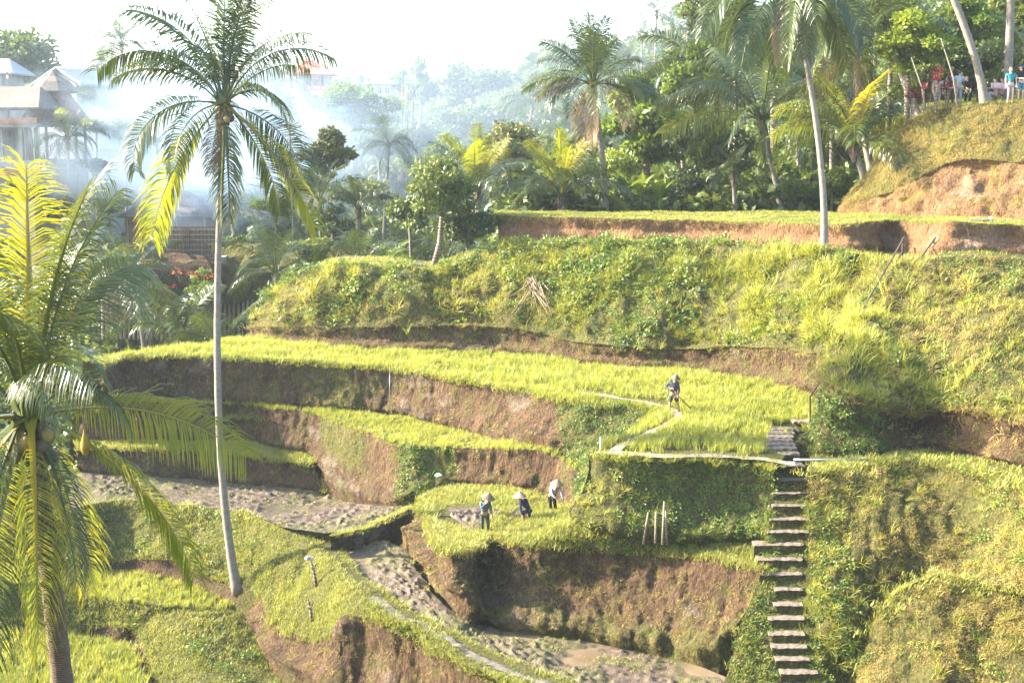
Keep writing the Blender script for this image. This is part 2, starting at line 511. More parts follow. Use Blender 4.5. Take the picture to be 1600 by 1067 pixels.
E6p = [(922, 708, -11.45), (960, 716, -11.5), (1040, 718, -11.55), (1120, 720, -11.62), (1180, 724, -11.7), (1207, 730, -11.75)]
E6 = LZ(E6p)
F1back = LZ([(130, 565, -10.5), (186, 556, -10.53), (300, 541, -10.65), (390, 526, -10.85), (500, 541, -11), (610, 547, -11), (720, 550, -11), (820, 555, -11), (900, 566, -11), (960, 573, -11), (1020, 577, -11), (1090, 582, -11), (1150, 590, -11), (1200, 600, -11), (1230, 606, -11),
             (1250, 610, -11), (1266, 612, -11.05), (1278, 616, -11.1), (1285, 622, -11.15), (1290, 640, -11.2)])
F1front = np.concatenate([E1, E6[1:]])
F1V = field("rice_field", [F1back, F1front], res=0.2, gid='F1')
W6b = DOWN(E6, [(899, 818), (940, 836), (1005, 847), (1100, 850), (1160, 848), (1200, 846)], .28)
wall("terrace_bank", [E6, W6b], "soil_slope", 0.12, moss=0.22, amp=0.9, bulge=0.35, gid='W6')

# --- second terrace
T2back = W1b[:11]
E2 = at_z_of(T2back, [(130, 628), (250, 629), (372, 631), (400, 635), (500, 646), (531, 664), (575, 675), (620, 694), (640, 697), (706, 699), (772, 702), (842, 703), (880, 716), (903, 738)], -0.04)
T2b2 = np.concatenate([W1b[:3], W1b[3:4], W1b[4:5], (W1b[4:5] + W1b[5:6]) / 2, W1b[5:6], W1b[5:6] * .6 + W1b[6:7] * .4, W1b[5:6] * .4 + W1b[6:7] * .6, W1b[6:10], W1b[10:11]])
field("rice_field", [T2b2[:14], E2], res=0.2, gid='T2')
W2b = DOWN(E2, [(120, 690), (250, 688), (372, 690), (400, 694), (490, 712), (524, 768), (575, 788), (614, 793), (662, 776), (712, 757), (772, 758), (829, 764), (860, 778), (899, 792)],
           [.2, .15, .12, .12, .25, .45, .4, .4, .5, .2, .12, .12, .2, .25])
wall("terrace_bank", [E2, W2b], "soil", 0.09, amp=0.7, moss=lambda V, t: 0.5 * smooth01(-np.abs(V[..., 0] + 7.6), -1.6, -0.6) * smooth01(-t, -0.75, -0.2) + 0.7 * smooth01(-np.abs(V[..., 0] + 3.6), -1.5, -.5), gid='W2')

# --- narrow ledge below it on the left
LDb = W2b[:5]
E3b = at_z_of(LDb, [(120, 700), (250, 699), (363, 706), (420, 715), (488, 724)], -0.05)
field("grass_ledge", [LDb, E3b], res=0.2, gid='LD')
W3b = DOWN(E3b, [(120, 738), (250, 743), (380, 756), (440, 761), (508, 771)], .25)
wall("terrace_bank", [E3b, W3b], "soil", 0.11, amp=0.5, gid='W3')

# --- upper ploughed paddy
P1Z = -15.55
P1back = np.concatenate([W3b, W2b[6:8], LZ([(655, 789, P1Z)])])
P1back[5:, 2] = np.minimum(P1back[5:, 2], P1Z + 0.1)
P1front = LZ([(100, 800, P1Z), (184, 778, P1Z), (330, 793, P1Z - .05), (372, 797, P1Z - .05), (407, 808, P1Z - .05), (481, 832, P1Z - .1), (540, 836, P1Z - .12), (600, 812, P1Z - .1)])
mud("ploughed_paddy", [P1back, P1front], gid='P1', moss=0.12)

# --- workers' terrace
T3Z = -14.62
T3back = np.concatenate([LZ([(650, 778, T3Z), (668, 768, T3Z)]), W2b[9:14], W6b])
T3back[2:7, 2] = np.minimum(T3back[2:7, 2], T3Z + 0.15)
E3p = [(661, 789), (674, 819), (680, 845), (702, 863), (747, 859), (752, 833), (800, 846), (830, 851), (930, 853), (1000, 857), (1070, 864), (1130, 874), (1190, 889)]
E3 = LZ([(x, y, T3Z) for x, y in E3p])
T3mid = None
field("rice_field", [T3back, E3], res=0.15, gid='T3', moss=0.15, smooth=.12)
W4b = DOWN(E3, [(632, 834), (655, 858), (680, 898), (712, 932), (735, 968), (745, 975), (801, 986), (850, 992), (930, 1003), (1000, 1020), (1060, 1033), (1095, 1039), (1150, 1005)],
           [.3, .4, .45, .4, .5, .55, .6, .6, .65, .7, .75, .8, .6])
def moss_w4(V, t): return 0.14 * smooth01(t, 0.55, 0.9) * smooth01(V[..., 0], -2, 1)
W4m = E3 * 0.55 + W4b * 0.45
W4m[:, 1] += 0.35 * np.array([.3, .3, .3, .5, .6, .8, 1, 1, 1, 1, 1, 1, .6])
wall("terrace_bank", [E3, W4m, W4b], "soil", 0.085, amp=1.0, moss=moss_w4, bulge=0.35, gid='W4', smooth=.12)

# --- lower flooded paddy between its wall and the curved ridge
P2right = np.concatenate([LZ([(575, 832, -16.3)]), W4b[:12], LZ([(1190, 1080, -17.3)])])
zr = np.interp(np.arange(14), [0, 4, 7, 13], [-16.25, -16.85, -17.15, -17.35])
P2right[:, 2] = np.minimum(P2right[:, 2], zr + 0.12)
P2left = np.array([Pz(x, y, z) for (x, y), z in zip([(520, 846), (535, 868), (566, 903), (610, 938), (650, 962), (706, 992), (750, 1013), (794, 1035), (838, 1049), (895, 1072), (950, 1090), (1010, 1105), (1080, 1120), (1200, 1150)], zr)])
mud("flooded_paddy", [P2right, P2left], gid='P2', moss=0.12, amp=0.12, base=0.02)
Vw = loft([P2right, P2left], 0.5, 0.3, 0.05); Vw[..., 2] -= 0.015
Vw[..., 2] += 0.02 * smooth01(np.linspace(0, 1, Vw.shape[1])[None] + 0 * Vw[..., 0], .45, .8)
grid_mesh("paddy_water", Vw, "muddy_water")
# dark little bank between the two paddies
BDt = LZ([(522, 839, -15.62), (560, 831, -15.6), (600, 812, -15.55), (640, 795, -15.5), (664, 789, -15.4)])
BDb = DOWN(BDt, [(518, 846), (560, 838), (600, 837), (630, 836), (636, 835)], .12)
wall("paddy_bund", [BDt, BDb], "soil", 0.1, amp=0.3, gid='BD')
BDo = BDt + np.array((-0.25, 0.45, -0.12))
field("paddy_bund_top", [BDo, BDt], res=0.12, amp=0.02, gid='BDT')

# --- ridge: path along the lower paddy, slope with the two stumps, brown wall below
RGr = P2left + np.array((-0.1, 0, 0.22))
RGl = np.array([Pz(x, y, z) for (x, y), z in zip([(481, 838), (500, 868), (530, 903), (566, 938), (602, 962), (655, 990), (690, 1012), (728, 1036), (770, 1052), (815, 1072), (870, 1092), (930, 1107), (1000, 1122), (1100, 1152)], zr + 0.3)])
field("ridge_path", [RGr, RGl], res=0.14, amp=0.03, gid='RG')
E5 = [(398, 914), (415, 930), (428, 976), (466, 997), (518, 998), (529, 960), (575, 963), (619, 973), (645, 986), (671, 1012), (706, 1030), (772, 1060), (830, 1085), (900, 1115)]
# slope between the ridge and the lip of the wall
RGs = np.concatenate([P1front[3:5], RGl[:5]])          # 7 points
E5lip = UP(RGs * 0 + 0, [(0, 0)] * 7) if False else None
E5d = []
tops = [P1front[3], P1front[4], RGl[0], RGl[1], RGl[2], RGl[3], RGl[3], RGl[4], RGl[4], RGl[5], RGl[6], RGl[7], RGl[8], RGl[9]]
E5v = np.array([down(t, p[0], p[1], k) for t, p, k in zip(tops, E5, [1.6, 1.6, 1.5, 1.4, 1.1, .8, .6, .4, .4, .4, .4, .4, .4, .4])])
slope("grass_slope", [np.array(tops), E5v], "soil_slope", 0.16, amp=0.35, moss=0.25, gid='SL5')
W5b = DOWN(E5v, [(392, 968), (400, 990), (413, 1022), (445, 1044), (492, 1062), (515, 1090), (575, 1110), (625, 1120), (660, 1130), (690, 1150), (730, 1160), (790, 1180), (850, 1190), (930, 1200)], .3)
wall("terrace_bank", [E5v, W5b], "soil", 0.1, amp=0.8, gid='W5', bulge=0.35)

# --- grassy slope below the upper paddy on the left, its bank and the little fields
GSt = np.concatenate([LZ([(-60, 800, P1Z), (20, 800, P1Z), (100, 797, P1Z)]), P1front[1:5]])
GSb = DOWN(GSt, [(-60, 868), (20, 866), (74, 868), (150, 877), (245, 864), (320, 889), (378, 918)], 1.0)
slope("grass_slope", [GSt, GSb], "soil_slope", 0.18, amp=0.45, moss=0.25, gid='GS')
L0b = DOWN(GSb, [(-60, 880), (20, 878), (74, 879), (150, 890), (245, 901), (312, 918), (368, 947)], .3)
wall("terrace_bank", [GSb, L0b], "soil", 0.11, amp=0.35, gid='WL0')
L0f = at_z_of(L0b, [(-60, 912), (20, 912), (79, 915), (131, 933), (200, 940), (260, 947), (330, 955)], -0.1)
field("grass_field", [L0b, L0f], res=0.2, gid='L0')
L1s = DOWN(L0f, [(-60, 968), (20, 968), (79, 970), (131, 977), (190, 975), (206, 975), (212, 976)], .8)
slope("grass_slope", [L0f, L1s], "soil_slope", 0.16, amp=0.4, moss=0.25, gid='SL1')
L2b = DOWN(L1s, [(-60, 985), (20, 982), (79, 981), (109, 989), (175, 1004), (200, 1007), (206, 1008)], .25)
wall("terrace_bank", [L1s, L2b], "soil", 0.11, amp=0.3, gid='WL1')
L2f = at_z_of(L2b, [(-60, 1110), (20, 1110), (79, 1110), (120, 1110), (170, 1110), (215, 1110), (245, 1100)], -0.25)
field("grass_field", [L2b, L2f], res=0.2, gid='L2')
Gb = np.array([L1s[6], L0f[5], L0f[6], L0b[6], W5b[0], W5b[1]])
Gm = np.array([down(t, p[0], p[1], k) for t, p, k in zip(Gb, [(226, 1000), (285, 1000), (335, 1000), (375, 1000), (402, 1005), (408, 1015)], [2.5, 3, 3, 4, 3, 3])])
Gf = np.array([down(t, p[0], p[1], k) for t, p, k in zip(Gm, [(258, 1095), (300, 1095), (350, 1095), (400, 1095), (450, 1095), (505, 1095)], [2.5, 3, 4, 4, 4, 4])])
slope("grass_slope", [Gb, Gm, Gf], "soil_slope", 0.16, amp=0.2, moss=0.25, gid='G')
DGt = np.array([L1s[6], Gm[0], Gf[0]])
DGb = DOWN(DGt, [(206, 1008), (216, 1030), (246, 1110)], .1)
wall("terrace_bank", [DGt, DGb], "soil", 0.1, amp=0.2, gid='DG')

# --- bank, slope and terraces above the rice field
B1p = [(386, 526), (420, 535), (500, 543), (600, 548), (700, 550), (790, 553), (840, 557), (900, 567), (1000, 577), (1060, 579), (1100, 583), (1150, 590), (1220, 605), (1292, 622)]
B1 = LZ([(x, y, -11.0) for x, y in B1p])
S0 = UP(B1, [(392, 512), (420, 511), (500, 515), (600, 511), (700, 508), (790, 511), (840, 520), (900, 535), (1000, 546), (1060, 546), (1100, 545), (1150, 541), (1220, 545), (1292, 558)], .2)
B1m = B1 * 0.5 + S0 * 0.5; B1m[:, 1] += 0.15
wall("terrace_bank", [S0, B1m, B1], "soil", 0.12, amp=0.75, bulge=0.2, moss=0.05, gid='B1')
Stop = UP(S0, [(404, 490), (432, 456), (490, 413), (600, 418), (690, 425), (742, 398), (785, 382), (850, 380), (980, 379), (1060, 381), (1120, 383), (1180, 386), (1250, 391), (1332, 396)],
          [.9, .9, .8, .8, .8, .8, 1, 1, 1, 1, 1, 1, 1, 1.1])
Smid = S0 * 0.5 + Stop * 0.5; Smid[:, 1] -= 0.5; Smid[:, 2] += 0.2
slope("grass_slope", [Stop, Smid, S0 + np.array((0, -0.15, 0.05))], "soil_slope", 0.15, amp=1.35, moss=0.08, gid='S')
# left bump paddy
LBf = Stop[1:6]
LBb = LBf + np.array([(0.3, 1.0, 0.1), (0.8, 3.6, 0.15), (0.3, 3.8, 0.1), (0, 3.6, 0.2), (-.2, 1.5, 0.1)])
field("small_paddy", [LBb, LBf], "field_soil", 0.18, gid='LB')
LBe = LBb + np.array((0, 3.5, -5.0))
slope("valley_slope", [LBe, LBb], "soil_slope", 0.4, amp=0.4, moss=0.3)
F1e = F1back[:5] + np.array((-2.0, 3.5, -5.5))
slope("valley_slope", [F1e, F1back[:5]], "soil_slope", 0.4, amp=0.4, moss=0.3)
T2e = np.array([E2[0] + np.array((-4, 2, -4)), E1[0] + np.array((-4, 3, -5)), F1back[0] + np.array((-4, 3, -5))])
# mid terrace and its soil bank
Mfront = np.concatenate([Stop[6:], ])
Mb = at_z_of(Mfront, [(780, 378), (850, 376), (980, 375), (1060, 377), (1120, 379), (1180, 383), (1250, 387), (1332, 391)], 0.0)
# right slope
RWb = np.concatenate([[Pd(1292, 622, 58.8)], LZ([(1281, 713, -11.7), (1340, 716, -11.65), (1400, 705, -11.55), (1450, 697, -11.5), (1500, 706, -11.5), (1560, 722, -11.5), (1860, 800, -11.5)])])
RWt = np.concatenate([[Pd(1294, 560, 58.9)], UP(RWb[1:], [(1287, 602), (1330, 622), (1390, 640), (1440, 648), (1480, 632), (1550, 647), (1860, 725)], .12)])
RWm = RWb * .5 + RWt * .5; RWm[2:, 1] += 0.4
def moss_rw(V, t): return 0.35 * smooth01(-V[..., 0], -14.5, -12.5)
wall("terrace_bank", [RWt, RWm, RWb], "soil", 0.12, amp=0.9, moss=moss_rw, gid='RW', bulge=0.3)
RTp = [(1334, 397), (1352, 402), (1372, 408), (1400, 410), (1450, 406), (1500, 399), (1560, 401), (1860, 420)]
RT = np.array([Pd(1334, 397, 65.5)] + [Pd(*p, d) for p, d in zip(RTp[1:], [62.5, 59.5, 58, 57.3, 57, 56.8, 55.5])])
RM = RWt * .5 + RT * .5; RM[1:, 1] -= 0.6; RM[1:, 2] += 0.1
slope("grass_slope", [RT, RM, RWt + np.array((0, -0.15, 0.05))], "soil_slope", 0.15, amp=1.35, moss=0.0, gid='RS')
Mf2 = np.concatenate([Mfront, RT[1:]])
Mb2 = np.concatenate([Mb, at_z_of(RT, [(1360, 393), (1385, 396), (1420, 398), (1460, 398), (1510, 394), (1570, 396), (1870, 414)], 0.02)])
field("terrace_path", [Mb2, Mf2], "field_soil", 0.2, gid='M')
TTp = [(774, 337), (850, 338), (980, 342), (1060, 344), (1120, 346), (1180, 348), (1250, 350), (1320, 352), (1362, 346), (1400, 345), (1440, 346), (1480, 347), (1520, 349), (1575, 352), (1870, 368)]
TT = UP(Mb2, TTp, .15)
wall("terrace_bank", [TT, TT * .5 + Mb2 * .5 + np.array((0, .2, 0)), Mb2], "soil_orange", 0.12, amp=0.6, moss=lambda V, t: 0.35 * smooth01(-V[..., 0], -3, 1.5) * smooth01(-t, -.7, -.2), gid='TW')
TTb = at_z_of(TT, [(770, 331), (850, 331), (980, 331), (1060, 331), (1120, 331), (1180, 331), (1250, 331), (1310, 332), (1350, 331), (1400, 336), (1440, 338), (1480, 339), (1520, 340), (1575, 343), (1690, 347)], 0.02)
TTb[7:] = np.array([Pd(x, y, d) for x, y, d in ((1310, 332, 73.5), (1350, 333, 71.5), (1400, 336, 69.5), (1440, 338, 68), (1480, 339, 67), (1520, 340, 66), (1575, 343, 65), (1760, 349, 62.5))])
field("grass_terrace", [TTb, TT], res=0.25, gid='TT')
# hill of the lookout
Hb = TTb[7:]
Ht = UP(Hb, [(1326, 308), (1356, 268), (1390, 222), (1418, 188), (1455, 172), (1500, 166), (1560, 161), (1760, 150)], [.6, .7, .8, .8, .8, .8, .8, .8])
Hm = Hb * .55 + Ht * .45; Hm[:, 2] += np.array([0, -.2, -.5, -.5, .1, .5, .1, .4]); Hm[:, 1] += np.array([0, 0, 0, .1, .3, .5, .4, .4])
slope("lookout_bank", [Hm, Hb], "soil_orange", 0.12, amp=1.3, moss=-0.05, gid='HB')
slope("lookout_slope", [Ht, Hm + np.array((0, -0.3, 0))], "soil_slope", 0.15, amp=0.8, moss=0.0, gid='HS')
He = Ht + np.array([(.6, 3, -2.6), (.8, 5, -2.2), (1, 8, -1.2), (2, 12, 0.), (2, 12, 0.4), (2, 12, 0.4), (2, 12, 0.4), (2, 12, 0.4)])
field("lookout_ground", [He, Ht], "soil_slope", 0.3, gid='HT', amp=0.04)

# --- mounds to the right of the stairs
M1t = LZ([(1262, 737, -11.72), (1300, 735, -11.7), (1350, 725, -11.65), (1400, 718, -11.6), (1450, 717, -11.55), (1500, 727, -11.55), (1560, 744, -11.55), (1870, 850, -11.55)])
field("bench_path", [RWb, M1t], "field_soil", 0.18, gid='BP')
M1b = DOWN(M1t, [(1262, 1075), (1292, 1060), (1335, 1000), (1395, 925), (1440, 897), (1500, 900), (1560, 915), (1870, 990)], [.62, .75, .9, 1.0, .95, .9, .9, .9])
M1m = M1t * .5 + M1b * .5; M1m[:, 1] -= np.array([.1, .4, .8, .8, .6, .3, .0, .0])
slope("mound_slope", [M1t, M1m, M1b], "soil_slope", 0.13, amp=0.95, moss=0.02, gid='M1')
M2t = np.array([Pd(1318, 1075, 43.2), Pd(1342, 1012, 43.5), Pd(1382, 943, 44.0), Pd(1425, 902, 44.3), Pd(1475, 895, 44.3), Pd(1535, 914, 43.9), Pd(1870, 985, 40.8)])
M2k = np.array([M1b[1] + (0, 0, -.3), M1b[2] + (0, 0.2, -.2), M1b[3], M1b[4], M1b[5], M1b[6], M1b[7]])
field("bench_path", [M2k, M2t], "field_soil", 0.16, amp=0.08, gid='M2B')
M2b = DOWN(M2t, [(1300, 1130), (1325, 1130), (1385, 1140), (1430, 1150), (1480, 1150), (1540, 1150), (1870, 1200)], [.6, .8, 1, 1, 1, 1, 1])
slope("mound_slope", [M2t, M2b], "soil_slope", 0.13, amp=0.85, moss=0.02, gid='M2')

# --- ground under and around everything
def zbase(x, y):
    near = np.interp(y, [-60, 0, 24, 36, 58, 70, 76], [-1.7, -1.9, -13, -20.5, -20.5, -18, -16])
    left = np.interp(y, [72, 90, 110, 135, 165, 210, 300, 600], [-16, -15, -11, -6, -1.0, 3.5, 9, 12])
    right = np.interp(y, [75, 80, 95, 120, 160, 210, 300, 600], [-12, -4.75, -4.5, -3, 2, 8, 15, 20])
    sidew = smooth01(x - 0.02 * (y - 80), -3.0, 1.5)
    rise = np.maximum(0, x - 17) * np.interp(y, [78, 92, 110, 400], [0.05, 0.42, 0.5, 0.1])
    far = left * (1 - sidew) + (right + rise) * sidew
    k = smooth01(y, 70, 76)
    return near * (1 - k) + far * k
ys = np.concatenate([np.linspace(-60, 70, 66), np.linspace(72, 130, 59), np.linspace(133, 250, 56), np.linspace(256, 330, 16)])
rows = []
for y in ys:
    half = max(60, 0.5 * y + 40)
    x = np.linspace(-half, half, 171)
    z = zbase(x, np.full_like(x, y))
    rows.append(np.stack([x, np.full_like(x, y), z], 1))
BV = np.array(rows)
BV[..., 2] += (0.5 * fbm(BV * 0.08, 4, 61) + 0.15 * fbm(BV * 0.4, 3, 62)) * smooth01(BV[..., 1], 84, 95)
grid_mesh("ground", BV, "soil_slope", np.full(BV.shape[:2], 0.5))
GRIDS['BASE'] = BV
def ground_z(x, y): return float(zbase(np.array([x], float), np.array([y], float))[0])
# ================================================================ GRASS AND OTHER GROUND COVER (stuff)
def strip_blade(V, F, base, az, lean, h, w, bend, seg=2, T=None, rng=None):
    """one tapering blade"""
    d = np.array((math.cos(az), math.sin(az), 0.0)); s = np.array((-d[1], d[0], 0.0))
    n0 = len(V); p = np.array(base, float)
    ang = lean
    for k in range(seg + 1):
        t = k / seg
        ww = w * (1 - t ** 1.5) * 0.5
        if k == seg:
            V.append(p.copy())
        else:
            V.append(p - s * ww); V.append(p + s * ww)
        p = p + (d * math.sin(ang) + np.array((0, 0, math.cos(ang)))) * h / seg
        ang += bend / seg
        if T is not None:
            T += [0.10 * t] * (1 if k == seg else 2)
    for k in range(seg):
        a = n0 + 2 * k
        F.append((a, a + 1, a + 3, a + 2) if k < seg - 1 else (a, a + 1, a + 2))
def proto_mesh(name, mat, V, F, T=None):
    me = mesh_from(name, V, F, mat)
    set_attr(me, "tone", T if T is not None and len(T) == len(V) else np.zeros(len(V)))
    return bpy.data.objects.new(name, me)          # prototypes are never linked to the scene
def clump(name, mat, n, rad, h, w, lean, bend, seed, seg=2):
    r = random.Random(seed); V, F, T = [], [], []
    for k in range(n):
        a = r.uniform(0, 6.283); q = rad * math.sqrt(r.random())
        strip_blade(V, F, (q * math.cos(a), q * math.sin(a), -0.03), r.uniform(0, 6.283) if r.random() < .4 else a, abs(r.gauss(lean, lean * .5)), h * r.uniform(.55, 1.15), w * r.uniform(.7, 1.3), abs(r.gauss(bend, .3)), seg, T)
    return proto_mesh(name, mat, V, F, T)
def leaf_quad(V, F, p, d, n, L, W):
    s = np.cross(d, n); s /= np.linalg.norm(s) + 1e-9
    k = len(V)
    V += [p, p + d * L * .45 + s * W * .5, p + d * L, p + d * L * .45 - s * W * .5]
    F.append((k, k + 1, k + 2, k + 3))
def weed(name, mat, n, rad, h, L, W, seed):
    r = np.random.RandomState(seed); V, F = [], []
    for k in range(n):
        v = r.normal(size=3); v[2] = abs(v[2]) * .8 + .1; v /= np.linalg.norm(v)
        p = v * np.array((rad, rad, h)) * r.uniform(.45, 1.0)
        d = v * np.array((1, 1, .2)) + r.normal(size=3) * .5; d /= np.linalg.norm(d)
        n_ = np.array((0, 0, 1.0)) + r.normal(size=3) * .45
        leaf_quad(V, F, p, d, n_, L * r.uniform(.6, 1.3), W * r.uniform(.6, 1.3))
    return proto_mesh(name, mat, V, F, list(r.uniform(-.06, .1, len(V))))
PROTO = {
    'dryweed2': [weed("tall_dry_weed", "wild_grass", 46, .26, .34, .1, .035, s) for s in range(53, 56)],
    'rice': [clump("rice_clump", "rice", 13, .13, .34, .022, .22, .5, s, 2) for s in range(4)],
    'short': [clump("grass_clump", "short_grass", 16, .17, .17, .022, .5, .7, s, 2) for s in range(10, 14)],
    'wild': [clump("wild_grass_clump", "wild_grass", 15, .14, .52, .026, .35, 1.1, s, 3) for s in range(20, 24)],
    'dry': [clump("dry_grass_clump", "dry_grass", 15, .16, .28, .02, .6, 1.3, s, 3) for s in range(30, 34)],
    'weed': [weed("weed_clump", "weed_leaf", 34, .3, .3, .13, .075, s) for s in range(40, 43)],
    'weedy': [weed("dry_weed_clump", "dry_grass", 44, .2, .13, .055, .028, s) for s in range(50, 53)],
    'reed': [clump("reed_clump", "wild_grass", 16, .12, 1.25, .035, .2, .8, s, 4) for s in range(60, 63)],
    'bush': [weed("bush_clump", "tree_leaf", 110, 1.2, 1.3, .5, .3, s) for s in range(70, 73)],
    'moss': [weed("creeper_clump", "weed_leaf", 24, .24, .10, .10, .06, s) for s in range(80, 83)],
}
def PX(P):
    x, y, z = P[:, 0], P[:, 1], P[:, 2]; f = y * _c - z * _s
    return CX + FPX * x / f, CY - FPX * (y * _s + z * _c) / f
def scatter(gid, dens, mask=None, seed=0, rows=None):
    V = GRIDS[gid] if isinstance(gid, str) else gid
    if rows is not None:
        a, b = rows; M = V.shape[0]; V = V[int(a * (M - 1)):max(int(a * (M - 1)) + 2, int(b * (M - 1)) + 1)]
    r = np.random.RandomState(seed + 1)
    A = V[:-1, :-1]; B = V[:-1, 1:]; C = V[1:, 1:]; D = V[1:, :-1]
    n = np.cross(C - A, D - B); ar = np.linalg.norm(n, axis=2) / 2
    n = n / (np.linalg.norm(n, axis=2, keepdims=True) + 1e-9)
    sg = np.sign((n * np.array((0, -.6, .8))).sum(2, keepdims=True)); n = n * sg
    p = ar.ravel() / ar.sum(); cnt = int(ar.sum() * dens)
    if cnt < 1: return np.zeros((0, 3)), np.zeros((0, 3))
    idx = r.choice(len(p), cnt, p=p)
    u, v = r.rand(cnt, 1), r.rand(cnt, 1)
    a, b, c, d = (k.reshape(-1, 3)[idx] for k in (A, B, C, D))
    P = (a * (1 - u) + b * u) * (1 - v) + (d * (1 - u) + c * u) * v
    N = n.reshape(-1, 3)[idx]
    if mask is not None:
        keep = r.rand(cnt) < mask(P, N)
        P, N = P[keep], N[keep]
    return P, N
def lip(gid, per_m, seed=0, row=0, back=0.0, spread=0.12):
    V = GRIDS[gid] if isinstance(gid, str) else gid
    L = V[row]; seg = np.linalg.norm(np.diff(L, axis=0), axis=1)
    cum = np.concatenate([[0], np.cumsum(seg)]); r = np.random.RandomState(seed)
    cnt = int(cum[-1] * per_m); u = r.uniform(0, cum[-1], cnt)
    P = np.stack([np.interp(u, cum, L[:, k]) for k in range(3)], 1)
    P += r.normal(size=P.shape) * spread * np.array((1, 1, .4)) + np.array((0, back, -.02))
    return P, np.tile(np.array((0, -.5, .85)), (cnt, 1))
def gn_group(protos):
    ng = bpy.data.node_groups.new("scatter", 'GeometryNodeTree')
    ng.interface.new_socket("Geometry", in_out='INPUT', socket_type='NodeSocketGeometry')
    ng.interface.new_socket("Geometry", in_out='OUTPUT', socket_type='NodeSocketGeometry')
    N, L = ng.nodes, ng.links
    gi, go = N.new("NodeGroupInput"), N.new("NodeGroupOutput")
    jn = N.new("GeometryNodeJoinGeometry")
    for p in reversed(protos):
        oi = N.new("GeometryNodeObjectInfo"); oi.inputs["Object"].default_value = p
        oi.inputs["As Instance"].default_value = True
        L.new(oi.outputs["Geometry"], jn.inputs[0])
    ip = N.new("GeometryNodeInstanceOnPoints"); ip.inputs["Pick Instance"].default_value = True
    def attr(name, typ):
        a = N.new("GeometryNodeInputNamedAttribute"); a.data_type = typ; a.inputs[0].default_value = name
        return a.outputs[0]
    er = N.new("FunctionNodeEulerToRotation")
    L.new(attr("rot", 'FLOAT_VECTOR'), er.inputs[0]); L.new(er.outputs[0], ip.inputs["Rotation"])
    L.new(attr("scl", 'FLOAT_VECTOR'), ip.inputs["Scale"])
    L.new(attr("vid", 'INT'), ip.inputs["Instance Index"])
    L.new(gi.outputs[0], ip.inputs["Points"]); L.new(jn.outputs[0], ip.inputs["Instance"])
    L.new(ip.outputs[0], go.inputs[0])
    return ng
GN = {}
N_INST = [0]
def cover(name, label, cat, proto, pts, scale=(.75, 1.25), follow=0.5, seed=0, zs=1.0, lumpy=0.0):
    """one stuff object made of many clumps on the given points"""
    P = np.concatenate([p for p, n in pts]); Nn = np.concatenate([n for p, n in pts])
    r = np.random.RandomState(seed + 5); c = len(P)
    if c == 0: return None
    up_ = np.array((0, 0, 1.0)) * (1 - follow) + Nn * follow + r.normal(size=(c, 3)) * .1
    up_ /= np.linalg.norm(up_, axis=1, keepdims=True)
    t = r.normal(size=(c, 3)); x = np.cross(t, up_); x /= np.linalg.norm(x, axis=1, keepdims=True)
    y = np.cross(up_, x)
    rot = np.stack([np.arctan2(y[:, 2], up_[:, 2]), -np.arcsin(np.clip(x[:, 2], -1, 1)), np.arctan2(x[:, 1], x[:, 0])], 1)
    me = bpy.data.meshes.new(name); me.vertices.add(c); me.vertices.foreach_set("co", P.astype(np.float32).ravel())
    s = r.uniform(scale[0], scale[1], c)
    if lumpy: s = s * (1 - lumpy * .5 + lumpy * 1.1 * smooth01(fbm(P * .7, 4, 99), -.3, .35))
    a = me.attributes.new("rot", 'FLOAT_VECTOR', 'POINT'); a.data.foreach_set("vector", rot.astype(np.float32).ravel())
    a = me.attributes.new("scl", 'FLOAT_VECTOR', 'POINT'); a.data.foreach_set("vector", np.stack([s, s, s * zs], 1).astype(np.float32).ravel())
    pr = PROTO[proto]
    a = me.attributes.new("vid", 'INT', 'POINT'); a.data.foreach_set("value", r.randint(0, len(pr), c).astype(np.int32))
    me.update()
    o = obj(name, me); tag(o, label, cat, kind='stuff')
    if proto not in GN: GN[proto] = gn_group(pr)
    md = o.modifiers.new("scatter", 'NODES'); md.node_group = GN[proto]
    N_INST[0] += c
    return o
def nmask(freq, lo, hi, seed, extra=None):
    def f(P, N):
        m = smooth01(fbm(P * freq, 4, seed), lo, hi)
        return m * extra(P, N) if extra else m
    return f
thin = lambda P, N: 0.55 + 0.45 * smooth01(fbm(P * .8, 3, 77), -.3, .2)

PATH1 = [(935, 704), (985, 710), (1050, 712), (1120, 713), (1180, 716), (1240, 722)]
PATH2 = [(960, 702), (1000, 683), (1040, 664), (1062, 650), (1040, 632), (980, 624), (900, 612)]
# man's field: rice, thinner along the front path
def f1mask(P, N):
    a = (0.45 + 0.55 * smooth01(fbm(P * .9, 3, 70), -.3, .1)) * (1 - .5 * smooth01(np.sin(P[:, 0] * 12 + 2 * fbm(P * .3, 2, 7)), .3, .9))
    bare = smooth01(-np.hypot((P[:, 0] - 6.3) / 1.3, (P[:, 1] - 49.4) / 0.5), -1.1, -.7)
    u_, v_ = PX(P)
    slabs = (u_ > 1194) & (u_ < 1256) & (v_ > 662) & (v_ < 716)
    near = np.full(len(P), 99.)
    for pl, w in ((PATH1, 9.), (PATH2, 8.)):
        for (x0, y0), (x1, y1) in zip(pl[:-1], pl[1:]):
            k = np.clip(((u_ - x0) * (x1 - x0) + (v_ - y0) * (y1 - y0)) / ((x1 - x0) ** 2 + (y1 - y0) ** 2), 0, 1)
            near = np.minimum(near, np.hypot(u_ - x0 - k * (x1 - x0), (v_ - y0 - k * (y1 - y0)) * 1.6) / w)
    return a * (1 - bare) * (1 - .97 * slabs) * (.04 + .96 * smooth01(near, .6, 1.3))
def lowrice(P, N): return f1mask(P, N)
